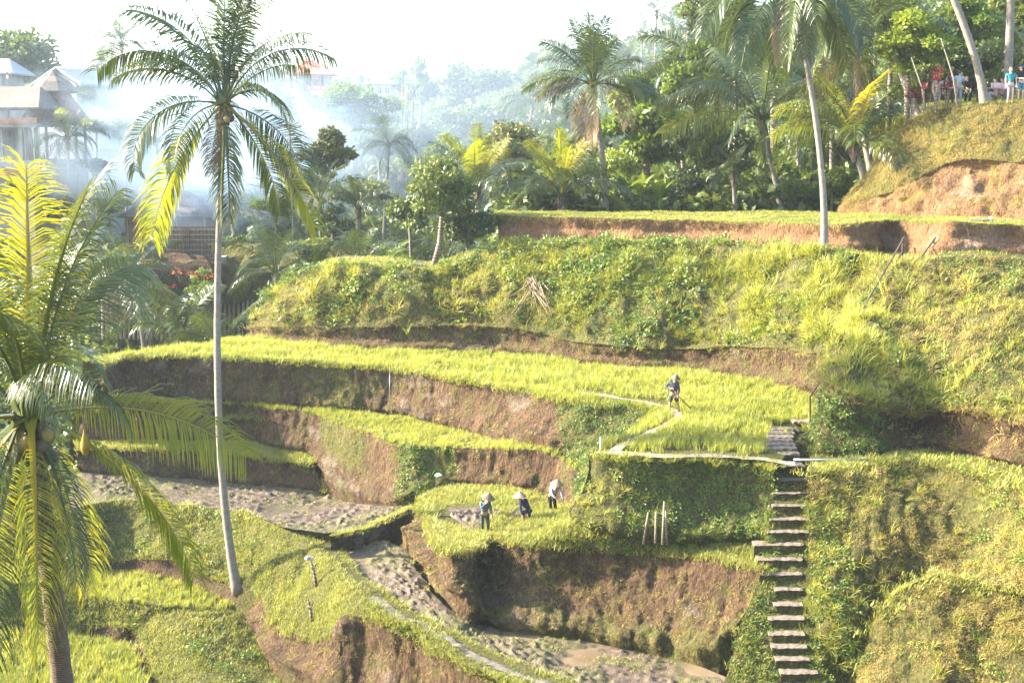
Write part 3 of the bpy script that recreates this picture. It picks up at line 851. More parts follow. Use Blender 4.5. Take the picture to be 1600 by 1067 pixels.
cover("rice_plants", "young yellow-green rice covering the field where the man in shorts stands", "rice", 'rice', [scatter('F1', 62, f1mask, 1)], (.7, 1.15), .2, 1, lumpy=.45)
cover("rice_plants", "short bright rice on the second terrace below the man's field", "rice", 'rice', [scatter('T2', 60, thin, 2), lip('W2', 9, 3, 0, .1)], (.4, .75), .2, 2, lumpy=.5)
def t3mask(P, N):
    bare = smooth01(-np.hypot((P[:, 0] + 1.9) / 1.2, (P[:, 1] - 52.4) / 1.9), -1.05, -.75)
    return (1 - bare) * (0.7 + .3 * smooth01(fbm(P, 3, 71), -.3, .1))
cover("short_grass", "short grass on the terrace where three workers in conical hats bend down", "grass", 'short', [scatter('T3', 75, t3mask, 4)], (.9, 1.6), .2, 4)
cover("short_grass", "narrow strip of grass on the ledge behind the tall leaning palm trunk", "grass", 'short', [scatter('LD', 70, None, 5), lip('W3', 14, 6)], (.9, 1.6), .3, 5)
cover("short_grass", "grass on the top terrace in front of the jungle palms", "grass", 'short', [scatter('TT', 30, None, 7), lip('TW', 16, 8, 0, .1, .12), scatter('TW', 26, lambda P, N: smooth01(-P[:, 0], -9, -2) * .7 + .2 * (P[:, 0] > 9) * (P[:, 0] < 15.5), 9, (0, .3))], (.5, 1.0), .45, 7)
cover("short_grass", "grass along the footpath of the middle terrace above the wild slope", "grass", 'short', [scatter('M', 30, nmask(.6, -.2, .2, 72), 10), scatter('LB', 35, nmask(.6, -.3, .1, 73), 11)], (.9, 1.6), .3, 8)
cover("rice_plants", "tall young rice in the small field at the bottom left behind the near palm trunk", "rice", 'rice', [scatter('L2', 60, thin, 12)], (.8, 1.2), .2, 9)
cover("rice_plants", "light green rice in the small field under the grassy slope at left", "rice", 'rice', [scatter('L0', 60, thin, 13)], (.6, 1.0), .2, 10)
cover("short_grass", "grass on the curved ridge beside the flooded paddy", "grass", 'short', [scatter('RG', 60, lambda P, N: 1 - .93 * smooth01(-np.abs(fbm(P * .25, 2, 3)), -.5, .0) * 0, 14, (0, .22)), scatter('RG', 55, None, 15, (.62, 1.0)), scatter('SL5', 80, lambda P, N: .6 + .4 * smooth01(fbm(P * .8, 3, 74), -.3, .1), 16), lip('W5', 18, 17), scatter('BDT', 90, None, 18), lip('BD', 16, 19)], (.6, 1.15), .45, 11, lumpy=.5)
cover("slope_grass", "grass on the slope between the ploughed paddy and the left brown bank", "grass", 'short', [scatter('GS', 75, lambda P, N: .55 + .45 * smooth01(fbm(P * .8, 3, 75), -.3, .1), 20), scatter('SL1', 75, None, 21), scatter('G', 70, thin, 22), lip('WL0', 14, 23), lip('WL1', 14, 24), lip('DG', 14, 25)], (.6, 1.3), .45, 12, lumpy=.6)
cover("broad_weeds", "leafy weeds among the grass of the lower left slopes", "weeds", 'weed', [scatter('GS', 3.5, nmask(.5, -.1, .25, 76), 26), scatter('SL1', 4, nmask(.5, -.1, .25, 77), 27), scatter('G', 3, nmask(.5, 0, .3, 78), 28)], (.6, 1.1), .4, 13)
# big slope above the rice field
def darkgreen(P, N):
    return smooth01(-np.hypot((P[:, 0] - 4.0) / 5.0, (P[:, 2] + 7.2) / 1.6), -1.1, -.5)
def leftdry(P, N): return smooth01(-P[:, 0], -1.5, 3) * smooth01(-P[:, 2], 7.2, 8.2)
cover("wild_grass", "long wild grass on the wide slope above the man's rice field", "grass", 'wild', [scatter('S', 38, lambda P, N: (.06 + .94 * smooth01(fbm(P * .75, 4, 80), -.15, .15)) * (1 - .8 * leftdry(P, N)), 30, (0, .93))], (.55, 1.2), .55, 14, lumpy=.9)
cover("broad_weeds", "dark leafy weeds in patches on the wide slope above the rice field", "weeds", 'weed', [scatter('S', 9, lambda P, N: np.clip(.08 + darkgreen(P, N) + smooth01(fbm(P * .5, 3, 81), .05, .3) * smooth01(-P[:, 0], -12, -3), 0, 1) * (1 - .6 * leftdry(P, N)), 31), lip('S', 6, 32, 0, 0, .25)], (.6, 1.4), .6, 15, lumpy=.7)
cover("dry_grass", "dry straw-coloured grass low on the wide slope above the brown bank", "grass", 'dry', [scatter('S', 26, lambda P, N: np.clip(leftdry(P, N) + .35 * smooth01(fbm(P * .5, 3, 82), 0, .3), 0, 1), 33), lip('B1', 10, 34, 0, 0, .14), scatter('B1', 5, None, 35)], (.4, .8), .6, 16)
cover("reeds", "tall reed tufts along the edge of the middle terrace", "reeds", 'reed', [(np.array([Pd(x, y, 73.0) for x, y in ((865, 388), (885, 386), (905, 384), (975, 382), (990, 381), (1000, 383), (690, 470), (700, 465))]), np.tile((0, 0, 1.), (8, 1)))], (.9, 1.5), 0, 17)
cover("long_grass", "big tufts of long bent grass hanging over the right half of the wild slope", "grass", 'reed', [scatter('S', 1.6, lambda P, N: smooth01(P[:, 0], 4, 9) * smooth01(fbm(P * .6, 3, 64), -.2, .2), 92), scatter('RS', 1.0, lambda P, N: smooth01(-P[:, 0], -16, -12.5), 93), lip('S', .5, 94, -1, 0, .3)], (.35, .65), .75, 33)
# right slope
cover("wild_grass", "long yellow-green grass on the right slope beside the upper handrails", "grass", 'wild', [scatter('RS', 28, lambda P, N: np.clip(1.15 - smooth01(P[:, 0], 12.5, 17) * .95 + .35 * smooth01(fbm(P * .6, 3, 83), 0, .3), .08, 1) * (.15 + .85 * smooth01(fbm(P * .8, 3, 63), -.25, .1)), 36)], (.5, 1.15), .55, 18, lumpy=.9)
cover("dry_grass", "dry tufts over the right slope and its overhang", "grass", 'dry', [scatter('RS', 26, lambda P, N: .15 + .75 * smooth01(P[:, 0], 12.5, 17) * smooth01(fbm(P * .8, 3, 84), -.4, .1), 37), lip('RW', 14, 38, 0, 0, .15), scatter('RW', 7, None, 39)], (.7, 1.25), .65, 19)
cover("broad_weeds", "leafy weeds scattered over the right slope", "weeds", 'weed', [scatter('RS', 5, nmask(.6, .0, .25, 85), 40), scatter('RW', 14, lambda P, N: smooth01(-P[:, 0], -14, -12) * .8, 41)], (.5, 1.0), .6, 20)
cover("creeping_plants", "low creepers carpeting the dark bank beside the stairs under the path", "weeds", 'moss', [scatter('W6', 15, lambda P, N: .2 + .8 * smooth01(fbm(P * .7, 3, 86), -.3, .1), 42), scatter('W1', 22, lambda P, N: smooth01(P[:, 0], 1.6, 3.0) * .8, 43), scatter('W2', 18, lambda P, N: .9 * smooth01(-np.hypot(P[:, 0] + 3.6, 0 * P[:, 0]), -1.6, -.5), 44)], (.6, 1.1), .9, 21)
cover("wild_grass", "tufts hanging over the edge of the path platform by the stairs", "grass", 'wild', [lip('W6', 16, 45, 0, 0, .14), scatter('W6', 8, nmask(.7, -.1, .2, 87), 46), lip('W1', 3, 47, 0, 0, .1)], (.4, .8), .7, 22)
cover("short_grass", "grass fringe along the lip of the man's rice field", "grass", 'short', [lip(GRIDS['W1'][:, :int(GRIDS['W1'].shape[1] * .86)], 22, 48, 0, .08, .1), lip('W4', 22, 49, 0, .06, .12), lip('W1', 10, 50, -1, -.1, .12), lip('W2', 8, 51, -1, -.1, .12), scatter('BP', 45, nmask(.5, -.4, .0, 88), 52), lip('M1', 22, 53, 0, 0, .25), scatter('M2B', 30, None, 54), lip('M2', 20, 55, 0, 0, .25)], (.9, 1.7), .5, 23)
cover("dry_grass", "fine dry rootlets and straw clinging to the brown terrace walls", "grass", 'dry', [scatter('W4', 13, None, 56), scatter('W1', 7, None, 57), scatter('W2', 7, None, 58), scatter('W5', 9, None, 59), scatter('W3', 5, None, 53), scatter('B1', 6, None, 54), lip('W4', 10, 60, 0, -.05, .08), scatter('HB', 12, None, 61), scatter('HB', 40, nmask(.55, .05, .3, 60), 52), scatter('TW', 3, None, 62), lip('HB', 12, 63, 0, 0, .2)], (.35, .75), .9, 24)
cover("dry_weeds", "yellow dry creepers covering the mounds right of the stairs", "weeds", 'weedy', [scatter('M1', 26, nmask(.7, -.3, .1, 89), 64), scatter('M2', 26, nmask(.7, -.3, .1, 90), 65), scatter('HS', 28, None, 66), scatter('HB', 22, nmask(.55, .05, .3, 60), 51)], (.5, .95), .8, 25, lumpy=.6)
cover("dry_grass", "dry grass on the mounds right of the stairs and on the lookout slope", "grass", 'dry', [scatter('M1', 34, nmask(.9, -.4, .1, 61), 67), scatter('M2', 36, nmask(.9, -.4, .1, 62), 68), scatter('HS', 46, None, 69)], (.4, .8), .7, 26, lumpy=.7)
cover("wild_grass", "green grass tufts on the mounds right of the stairs", "grass", 'wild', [scatter('M1', 11, nmask(.8, -.1, .25, 91), 70), scatter('M2', 9, nmask(.8, -.1, .25, 92), 71), scatter('M1', 14, lambda P, N: smooth01(-P[:, 0], -11.5, -10), 72), scatter('HS', 3, nmask(.8, .1, .3, 93), 73), scatter('HB', 2, nmask(.8, .1, .3, 94), 74)], (.4, .9), .6, 27)
cover("broad_weeds", "green leafy weeds on the left face of the mound beside the stairs", "weeds", 'weed', [scatter('M1', 13, lambda P, N: smooth01(-P[:, 0], -12.0, -10.4) * smooth01(-P[:, 2], 12, 14.5), 75), scatter('M1', 5, nmask(.6, .05, .3, 95), 76), scatter('M2', 3, nmask(.6, .05, .3, 96), 77)], (.4, .95), .7, 28)
cover("stubble", "green and straw stubble left in the muddy paddies", "grass", 'short', [scatter('P1', 9, nmask(.7, -.1, .25, 97), 78), scatter('P2', 12, nmask(.7, -.2, .2, 98), 79)], (.4, .8), .1, 29)
cover("ferns", "long drooping leaves in the dark gully right of the steps", "fern", 'reed', [scatter('M1', 7, lambda P, N: smooth01(-P[:, 0], -12.0, -10.6) * smooth01(-P[:, 2], 14.2, 15.5), 99), scatter('M1', .4, None, 100)], (.3, .58), .9, 35)
cover("short_grass", "grass on the trodden top of the lookout hill", "grass", 'short', [scatter('HT', 26, None, 101)], (.8, 1.5), .3, 36)
cover("tall_weeds", "straggly half-dry weeds standing out of the mounds right of the stairs", "weeds", 'dryweed2', [scatter('M1', 3, nmask(.7, -.1, .25, 65), 95), scatter('M2', 3, nmask(.7, -.1, .25, 66), 96), scatter('RS', 2.5, lambda P, N: smooth01(P[:, 0], 12.5, 16), 97), scatter('HS', 2, None, 98)], (.35, .75), .5, 34)
# hillside beyond the valley
BVv = BV[(BV[:, 0, 1] > 74) & (BV[:, 0, 1] < 300)]
infr = lambda P, N: (np.abs(P[:, 0]) < .40 * P[:, 1] + 6) * np.where(P[:, 1] < 120, 1.0, .5)
cover("undergrowth", "dense jungle undergrowth on the hillsides beyond the terraces", "undergrowth", 'bush', [scatter(BVv, .42, infr, 80)], (.6, 1.6), .3, 30)
BVn = BV[(BV[:, 0, 1] > 30) & (BV[:, 0, 1] < 76)]
cover("undergrowth", "leafy undergrowth on the valley sides around the terraces", "undergrowth", 'bush', [scatter(BVn, .8, lambda P, N: ((P[:, 0] < -21.5) | (P[:, 0] > 27)) & (np.abs(P[:, 0]) < 48), 102)], (.5, 1.2), .3, 37)
# ================================================================ PALMS
def frond_mesh(name, L, el0, bend, seed, nl=52, leafL=None, hang=0.55, wd=0.045, mat="palm_leaf", twist=0.0, sag=1.25):
    r = np.random.RandomState(seed)
    leafL = leafL or L * 0.29
    ns = 24
    s = np.linspace(0, 1, ns + 1); el = R(el0) - R(bend) * s ** sag
    side_bend = R(r.uniform(-14, 14)) * s ** 1.5
    dx = np.cos(el) * np.cos(side_bend); dy = np.cos(el) * np.sin(side_bend); dz = np.sin(el)
    D = np.stack([dx, dy, dz], 1)
    C = np.concatenate([[np.zeros(3)], np.cumsum((D[:-1] + D[1:]) / 2 * (L / ns), 0)])
    V, F, T = [], [], []
    # rachis: tapering three-sided stalk, broad at its foot
    for i in range(0, ns + 1, 2):
        w = (0.065 * (1 - s[i]) ** 1.1 + 0.010) * (2.0 if i == 0 else 1) * (L / 4.5)
        d = D[i]; sd_ = np.cross(d, (0, 0, 1.)); sd_ /= np.linalg.norm(sd_) + 1e-9; u = np.cross(sd_, d)
        V += [C[i] + sd_ * w, C[i] - u * w * .9, C[i] - sd_ * w]; T += [.25] * 3
    nr = ns // 2
    for i in range(nr):
        for k in range(3):
            a, b = 3 * i + k, 3 * i + (k + 1) % 3
            F.append((a, b, b + 3, a + 3))
    for sgn in (-1, 1):
        for k in range(nl):
            t = 0.17 + 0.83 * ((k + r.uniform(-.3, .3)) / (nl - 1))
            t = min(max(t, .15), .995)
            if r.rand() < .05: continue
            c = np.array([np.interp(t, s, C[:, q]) for q in range(3)])
            d = np.array([np.interp(t, s, D[:, q]) for q in range(3)]); d /= np.linalg.norm(d)
            sd_ = np.cross(d, (0, 0, 1.)); sd_ /= np.linalg.norm(sd_) + 1e-9
            u = np.cross(sd_, d)
            tw = twist * (.45 + .55 * t); sd2 = sd_ * math.cos(tw) + u * math.sin(tw); u2 = u * math.cos(tw) - sd_ * math.sin(tw)
            prof = min(1, .35 + 2.2 * (t - .12)) * (1 - max(0, t - .55) ** 1.6 * 1.9)
            ll = leafL * max(.22, prof) * r.uniform(.85, 1.1)
            fw = .28 + .6 * t + r.uniform(-.12, .12)
            q = sd2 * sgn + d * fw + u2 * .28
            q /= np.linalg.norm(q)
            p = c.copy(); k0 = len(V); h = hang * r.uniform(.55, 1.45)
            wv = np.cross(q, u2 + sd2 * .5 * sgn + r.normal(size=3) * .2); wv /= np.linalg.norm(wv) + 1e-9
            w0 = wd * (L / 4.5) * (ll / leafL) ** .4
            tone = r.uniform(-.1, .1)
            for j, ww in enumerate((.45, 1.0, .8, .08)):
                V += [p - wv * w0 * ww * .5, p + wv * w0 * ww * .5]; T += [tone + (.12 if j == 3 else 0)] * 2
                p = p + q * ll / 3
                q = q + np.array((0, 0, -h)); q /= np.linalg.norm(q)
            for j in range(3):
                a = k0 + 2 * j; F.append((a, a + 1, a + 3, a + 2))
    me = mesh_from(name, V, F, mat)
    set_attr(me, "tone", T)
    return me
FLIB = {}
ELS = [(84, 35), (72, 55), (58, 75), (44, 90), (28, 100), (10, 95), (-12, 70), (-38, 42), (-65, 18)]
def frond_lib(i, v):
    if (i, v) not in FLIB:
        el, bd = ELS[i]
        FLIB[(i, v)] = frond_mesh("frond", 4.5, el, bd, 100 + i * 7 + v, nl=48, hang=.40 + .05 * i, wd=.06, twist=(.8 if v % 2 else -.8) * (.6 + .08 * i))
    return FLIB[(i, v)]
def set_mat(o, m):
    o.material_slots[0].link = 'OBJECT'; o.material_slots[0].material = MATS[m]
def trunk_mesh(pts, r0, r1, flare=1.7, n=12, rings=True, seed=0, name="trunk", mat="palm_bark"):
    """smooth curved stem through pts with leaf-scar rings"""
    pts = np.array(pts, float); k = len(pts)
    t = np.linspace(0, 1, 46 if rings else 16); ti = np.linspace(0, 1, k)
    c = np.stack([np.polyval(np.polyfit(ti, pts[:, q], min(k - 1, 3)), t) for q in range(3)], 1)
    rad = r0 + (r1 - r0) * t + r0 * (flare - 1) * np.exp(-t * 14)
    if rings: rad = rad * (1 + .035 * np.sin(np.arange(len(t)) * 2.1))
    m = MB(); m.tube(c, list(rad), n)
    return mesh_from(name, m.v, m.f, mat, True)
COCO = None
def coconut_mesh():
    m = MB(); prof = [(0.001, -.13), (.075, -.13), (.12, -.07), (.135, 0), (.12, .07), (.07, .13), (.001, .155)]
    m.lathe(prof, n=10); return mesh_from("coconut", m.v, m.f, "coconut", True)
plain("coconut", (0.22, 0.155, 0.04), .75, .35, 9)
plain("coconut_brown", (0.10, 0.065, 0.035), .7, .3, 9)
plain("spathe", (0.22, 0.14, 0.015), .8, .3, 9)
def crown_fibre(r_):
    m = MB(); m.lathe([(r_ * .95, -.6), (r_ * 1.25, -.3), (r_ * 1.35, .05), (r_ * 1.0, .3), (r_ * .3, .5)], n=9)
    for k in range(11):
        a = k * 2.4; z = -.55 + k * .075; dx, dy = math.cos(a), math.sin(a)
        m.tube([(dx * r_ * .8, dy * r_ * .8, z), (dx * r_ * 1.5, dy * r_ * 1.5, z + .2), (dx * r_ * 2.3, dy * r_ * 2.3, z + .38)], [r_ * .45, r_ * .3, r_ * .14], 5)
    return mesh_from("crown_fibre", m.v, m.f, "palm_bark_brown", True)
def palm(label, base, crown, r0=.2, r1=.13, n=18, L=4.5, bow=(0, 0), seed=0, coco=0, dead=0, yellow=(), custom=None, name="coconut_palm", group=None, bark="palm_bark", elmin=0, elmax=8, flare=1.7, skip=None, tmat="palm_leaf", lift=0):
    r = random.Random(seed)
    base = np.array(base, float); crown = np.array(crown, float)
    e = empty(name, base, label, "palm tree", group)
    rel = crown - base
    mid = rel * .5 + np.array((bow[0], bow[1], 0))
    obj("trunk", trunk_mesh([(0, 0, -.25), rel * .25 + np.array((bow[0], bow[1], 0)) * .8, mid, rel * .78 + np.array((bow[0], bow[1], 0)) * .5, rel], r0, r1, flare, mat=bark), e)
    cf = obj("crown_fibre", crown_fibre(r1), e, rel)
    def put(me, az, s, matn, tilt=0.0):
        o = obj("frond", me, e, rel + np.array((0, 0, .25)) + r1 * .9 * np.array((math.cos(R(az)), math.sin(R(az)), 0)))
        o.rotation_euler = (R(tilt), 0, R(az)); o.scale = (s, s, s)
        if matn != "palm_leaf": set_mat(o, matn)
        return o
    if custom:
        for k, (az, el, bd, ln, *rest) in enumerate(custom):
            mt = rest[0] if rest else tmat
            hg = rest[1] if len(rest) > 1 else .5
            put(frond_mesh("frond", ln, el, bd, seed * 50 + k, leafL=ln * (.29 if len(rest) < 5 else .25), nl=rest[2] if len(rest) > 2 else 72, hang=hg * 1.4, wd=rest[3] if len(rest) > 3 else .055, twist=(1 if k % 2 else -1) * (1.15 if el < 15 else .65)), az, 1.0, mt)
    for k in range(0 if custom and n is None else n):
        u = (k + .5) / n
        i = elmin + (elmax - elmin) * u ** .9
        i = int(min(elmax, max(elmin, round(i + r.uniform(-.5, .5)))))
        az = k * 137.5 + r.uniform(-14, 14)
        mt = tmat
        if i >= 6 and r.random() < dead: mt = "palm_dead"
        if k in yellow: mt = "palm_yellow"
        put(frond_lib(i, r.randint(0, 2)), az, L / 4.5 * r.uniform(.85, 1.1) * (.8 if i == 0 else 1), mt, r.uniform(-8, 8))
    global COCO
    if coco:
        COCO = COCO or coconut_mesh()
        for k in range(coco):
            a = r.uniform(0, 6.28); c = obj("coconut", COCO, e, rel + np.array((math.cos(a) * (r1 + .14), math.sin(a) * (r1 + .14), r.uniform(-.55, -.1))))
            c.rotation_euler = (r.uniform(-.4, .4), r.uniform(-.4, .4), a)
            if r.random() < .4: set_mat(c, "coconut_brown")
    return e
DBG = {}
# the tall palm left of centre
pb = Pd(371, 919, 53.2); pc = Pd(350, 172, 53.0)
palm("tall coconut palm with a pale slim trunk standing alone left of centre", pb, pc, .16, .105, None, bow=(-.55, 0), seed=1, coco=7, flare=1.5, custom=[
    (178, 62, 108, 5.6), (168, 76, 70, 5.2), (200, 48, 80, 4.3), (150, 55, 75, 4.6), (95, 84, 30, 4.8), (230, 82, 35, 4.6), (20, 84, 40, 4.8), (310, 80, 50, 4.4),
    (4, 66, 100, 5.0), (30, 52, 70, 4.0), (350, 72, 80, 4.6), (70, 60, 80, 4.6), (120, 62, 80, 4.6), (182, 12, 112, 4.9, "palm_leaf", .6), (200, -46, 36, 5.8, "palm_yellow", .5),
    (-14, -40, 28, 5.8, "palm_yellow", .5), (-65, -82, 6, 4.6, "palm_leaf", .35), (240, -5, 85, 4.0, "palm_leaf", .6), (100, 15, 95, 4.4), (-40, 30, 95, 4.2), (-110, -84, 5, 4.3, "palm_yellow", .4), (10, -50, 35, 4.6, "palm_leaf", .5), (-5, -14, 75, 4.6, "palm_leaf", .5),
    (215, -74, 10, 2.6, "palm_dead", .4)])
# the near palm cut by the left edge
pb = np.array((-8.05, 24.2, ground_z(-8.0, 24.0) - .2)); pc = Pd(48, 668, 24.2)
palm("near coconut palm with yellow fruit cut by the left edge", pb, pc, .215, .165, None, bow=(0.1, 0), seed=2, coco=9, flare=1.3, bark="palm_bark_brown", name="coconut_palm", custom=[
    (100, 86, 16, 4.4, "palm_yellow", .35, 90, .03), (65, 82, 40, 4.6, "palm_leaf", .35, 84, .034), (70, 66, 72, 4.4, "palm_leaf", .45, 84, .032), (88, 68, 60, 4.4, "palm_leaf", .45, 84, .032), (140, 76, 45, 4.5, "palm_leaf", .35, 84, .034), (20, 84, 34, 4.2, "palm_leaf", .4, 84, .032),
    (200, 70, 60, 4.3, "palm_leaf", .45, 80, .034), (160, 45, 70, 4.4, "palm_leaf", .5, 80, .034), (260, 72, 60, 3.2, "palm_leaf", .5, 76, .034), (-28, 50, 115, 2.5, "palm_leaf", .8, 76, .034), (100, 34, 95, 3.8, "palm_leaf", .7, 80, .034), (-62, 50, 100, 3.0, "palm_leaf", .8, 76, .034),
    (-3, 12, 52, 3.9, "palm_yellow", .62, 100, .036, .9), (-13, -22, 52, 4.1, "palm_yellow", .6, 100, .036, .9), (-35, -62, 20, 3.0, "palm_leaf", .7, 76, .032), (230, 10, 80, 4.2, "palm_leaf", .8, 80, .034), (190, 0, 70, 4.3, "palm_leaf", .8, 80, .034),
    (-105, -58, 25, 4.3, "palm_leaf", .7, 80, .03), (-150, -66, 16, 4.2, "palm_leaf", .6, 80, .03), (200, -40, 40, 4.2, "palm_leaf", .8, 80, .034), (150, -60, 20, 3.8, "palm_yellow", .7, 80, .03), (-70, -50, 35, 4.0, "palm_yellow", .8, 86, .03), (-125, -40, 45, 4.4, "palm_yellow", .8, 90, .03), (250, -20, 60, 4.4, "palm_leaf", .8, 90, .03), (112, 50, 85, 4.2, "palm_leaf", .6, 84, .032), (115, 60, 70, 4.4, "palm_leaf", .5, 84, .032), (-20, 84, 30, 4.2, "palm_leaf", .35, 84, .032), (-80, 72, 70, 3.4, "palm_leaf", .5, 80, .032), (-55, 60, 95, 3.4, "palm_leaf", .8, 84, .032), (-20, -83, 4, 2.6, "palm_dead", .3, 60, .03), (25, -72, 14, 3.4, "palm_yellow", .6, 76, .03)])
sp = MB(); sp.lathe([(.001, -.26), (.06, -.2), (.085, -.1), (.065, .02), (.03, .16), (.01, .3)], n=9)
pn = [o for o in bpy.data.objects if o.name.startswith("coconut_palm") and o.get("label", "").startswith("near")][0]
sp.build("flower_spathe", "spathe", pn, tuple(Pd(133, 690, 23.7) - pb), True)

def gp(px, py, d, dz=0.0):
    q = Pd(px, py, d); q[2] += dz; return q
def on_ground(px, d, sink=0.15):
    q = Pd(px, 300, d); return np.array((q[0], d, ground_z(q[0], d) - sink))
_v = GRIDS['M'].reshape(-1, 3); _a, _b = PX(_v); PM = _v[np.argmin((_a - 1286) ** 2 + (_b - 391) ** 2)] + np.array((0, -.3, 0)); print('PM', PM)
# right-hand palm on the wild slope, its crown above the picture
palm("tall grey-trunked palm rooted on the slope edge with fronds hanging from above the frame", PM, Pd(1236, -32, PM[1]), .15, .1, 7, 4.4, bow=(.35, 0), seed=3, dead=.3, elmin=2, elmax=8, coco=6, custom=[(190, -20, 62, 4.6), (205, -40, 42, 4.8), (-20, -15, 70, 4.8), (-8, -42, 40, 4.8), (-60, -64, 22, 3.8), (240, -66, 15, 4.0, "palm_dead"), (-100, -50, 30, 4.4), (170, 0, 80, 4.8)])
palm("dark palm with a full round head above the top terrace right of centre", Pd(945, 327, 79), Pd(926, 138, 79), .2, .14, 20, 3.6, bow=(.15, 0), seed=4, dead=.5, elmax=6, coco=5, custom=[(175, 22, 60, 3.9), (185, 6, 45, 3.2, "palm_dead"), (5, 20, 62, 3.6), (-10, 2, 40, 3.4), (270, -82, 5, 3.4, "palm_dead"), (200, -84, 4, 3.8, "palm_dead"), (95, 80, 25, 4.2), (120, 74, 30, 4.2), (70, 76, 30, 4.2), (150, 60, 50, 4.0)])
palm("broad palm with long pale arching fronds over the top terrace", Pd(1222, 327, 80), Pd(1190, 192, 80), .17, .13, 12, 5.5, bow=(0, 0), seed=5, elmax=6, custom=[(178, 40, 78, 6.2, "palm_leaf", .7), (188, 18, 60, 6.0, "palm_yellow", .8), (172, 55, 95, 5.4, "palm_leaf", .7), (200, 60, 80, 5.0), (165, 70, 70, 5.2), (10, 60, 90, 5.0), (5, 35, 90, 5.0), (-90, -50, 40, 4.0)])
palm("bright yellow-edged palm at the foot of the lookout hill", Pd(1352, 283, 73.5), Pd(1336, 236, 73.5), .19, .16, 12, 4.6, seed=6, yellow=(0, 2, 5), elmax=5, custom=[(180, 62, 85, 4.8, "palm_yellow", .5), (185, 42, 80, 4.6, "palm_yellow", .6), (170, 75, 60, 4.4, "palm_leaf"), (160, 80, 40, 4.2, "palm_yellow"), (20, 76, 50, 4.0)])
palm("palm with a leaning pinkish trunk beside the lookout hill", Pd(1366, 272, 74.5), Pd(1338, 60, 74.5), .19, .14, 17, 4.6, bow=(-.3, 0), seed=7, dead=.3)
palm("palm trunk leaning left from the top of the lookout hill, by the red plants", Pd(1437, 184, 71.8), Pd(1392, 62, 74), .2, .15, 14, 3.6, bow=(-.1, 0), seed=8, elmax=5)
palm("palm trunk leaning left in front of the seated visitors", Pd(1540, 165, 69.8), Pd(1466, -60, 69.8), .2, .16, 12, 4.2, bow=(.25, 0), seed=9, elmax=5)
palm("straight palm trunk rising behind the standing visitors", Pd(1574, 160, 72.0), Pd(1582, -70, 72.0), .22, .18, 12, 4.2, bow=(0, 0), seed=10, elmax=5)
palm("slim yellowish palm stem in the jungle left of the lookout", on_ground(1358, 82), Pd(1372, 0, 82), .13, .1, 14, 4.0, seed=11)
# young palms on the top terrace
palm("young palm with upright yellow fronds behind the dark round tree", gp(748, 330, 80), gp(745, 300, 80), .17, .16, 12, 3.6, seed=12, yellow=(0, 1, 2, 3), elmax=4, custom=[(90, 86, 14, 3.6, "palm_yellow"), (180, 78, 40, 3.4, "palm_yellow"), (0, 76, 40, 3.3, "palm_yellow"), (10, 45, 90, 4.0), (-5, 25, 80, 4.2)])
palm("young palm with bright yellow spears at the middle of the top terrace", gp(880, 333, 78.5), gp(876, 312, 78.5), .17, .16, 13, 3.8, seed=13, yellow=(0, 1, 2), elmax=4, custom=[(90, 87, 12, 3.6, "palm_yellow"), (170, 76, 35, 3.5, "palm_yellow"), (10, 76, 35, 3.4, "palm_yellow"), (185, 40, 85, 3.9), (0, 42, 88, 4.2), (-20, 20, 75, 4.2)])
palm("short dark fan-headed palm under the broad arching palm", gp(1148, 328, 79), gp(1146, 276, 79), .1, .09, 15, 1.9, seed=14, elmax=6, name="dwarf_palm")
palm("small dark palm peeping between the two young yellow palms", on_ground(878, 90), gp(876, 238, 90), .12, .1, 15, 1.7, seed=15, elmax=6, name="dwarf_palm")
palm("second small dark palm beside the dark-headed terrace palm", on_ground(905, 91), gp(902, 245, 91), .12, .1, 13, 1.7, seed=16, elmax=6, name="dwarf_palm")
# valley palms on the left
palm("silvery palm in the valley before the bamboo fence", on_ground(216, 88), gp(204, 440, 88), .18, .13, 20, 4.6, bow=(.2, 0), seed=17, dead=.2, coco=5)
palm("silvery palm behind the left end of the grassy mound", on_ground(428, 86), gp(432, 432, 86), .18, .14, 18, 4.0, seed=18, dead=.2)
palm("dark low palm between the silvery valley palm and the tall trunk", on_ground(290, 81), gp(285, 535, 81), .17, .14, 15, 4.6, seed=19, elmax=4)
palm("low palm whose fronds rise just above the left end of the rice field", on_ground(330, 79), gp(345, 560, 79), .17, .14, 13, 4.0, seed=20, elmax=4)
palm("pale young palm rising behind the small mound paddy", on_ground(562, 82), gp(562, 418, 82), .15, .13, 13, 3.0, seed=21, elmax=4)
palm("small yellow-green palm right of the pale one behind the mound paddy", on_ground(606, 83), gp(604, 420, 83), .12, .11, 11, 2.0, seed=22, elmax=4, tmat="bright_leaf")
palm("white-leaved palm tuft behind the trunk of the dark round tree", on_ground(695, 80), gp(697, 410, 80), .12, .11, 12, 2.4, seed=23, elmax=4)
palm("yellow-topped palm in the smoke beside the balcony building", on_ground(104, 100), gp(106, 222, 100), .13, .1, 22, 2.9, seed=24, yellow=(0, 1, 2, 5), elmax=7)
palm("tall hazy palm above the grey gabled house", on_ground(190, 128), gp(190, 72, 128), .18, .13, 18, 3.2, seed=25, elmax=6)
palm("small hazy palm left of the tall one above the gabled roof", on_ground(165, 132), gp(163, 112, 132), .16, .12, 15, 2.5, seed=26, elmax=5)
palm("drooping hazy palm in the smoke at the middle of the valley", on_ground(596, 112), gp(607, 232, 112), .16, .12, 17, 3.0, seed=27, elmax=7)
palm("banana-like low palm at the foot of the hazy drooping one", on_ground(500, 98), gp(500, 318, 98), .14, .12, 14, 3.6, seed=28, elmax=4)
palm("low palm in the blue valley shade left of the dark round tree", on_ground(560, 96), gp(560, 330, 96), .14, .12, 14, 3.2, seed=29, elmax=4)
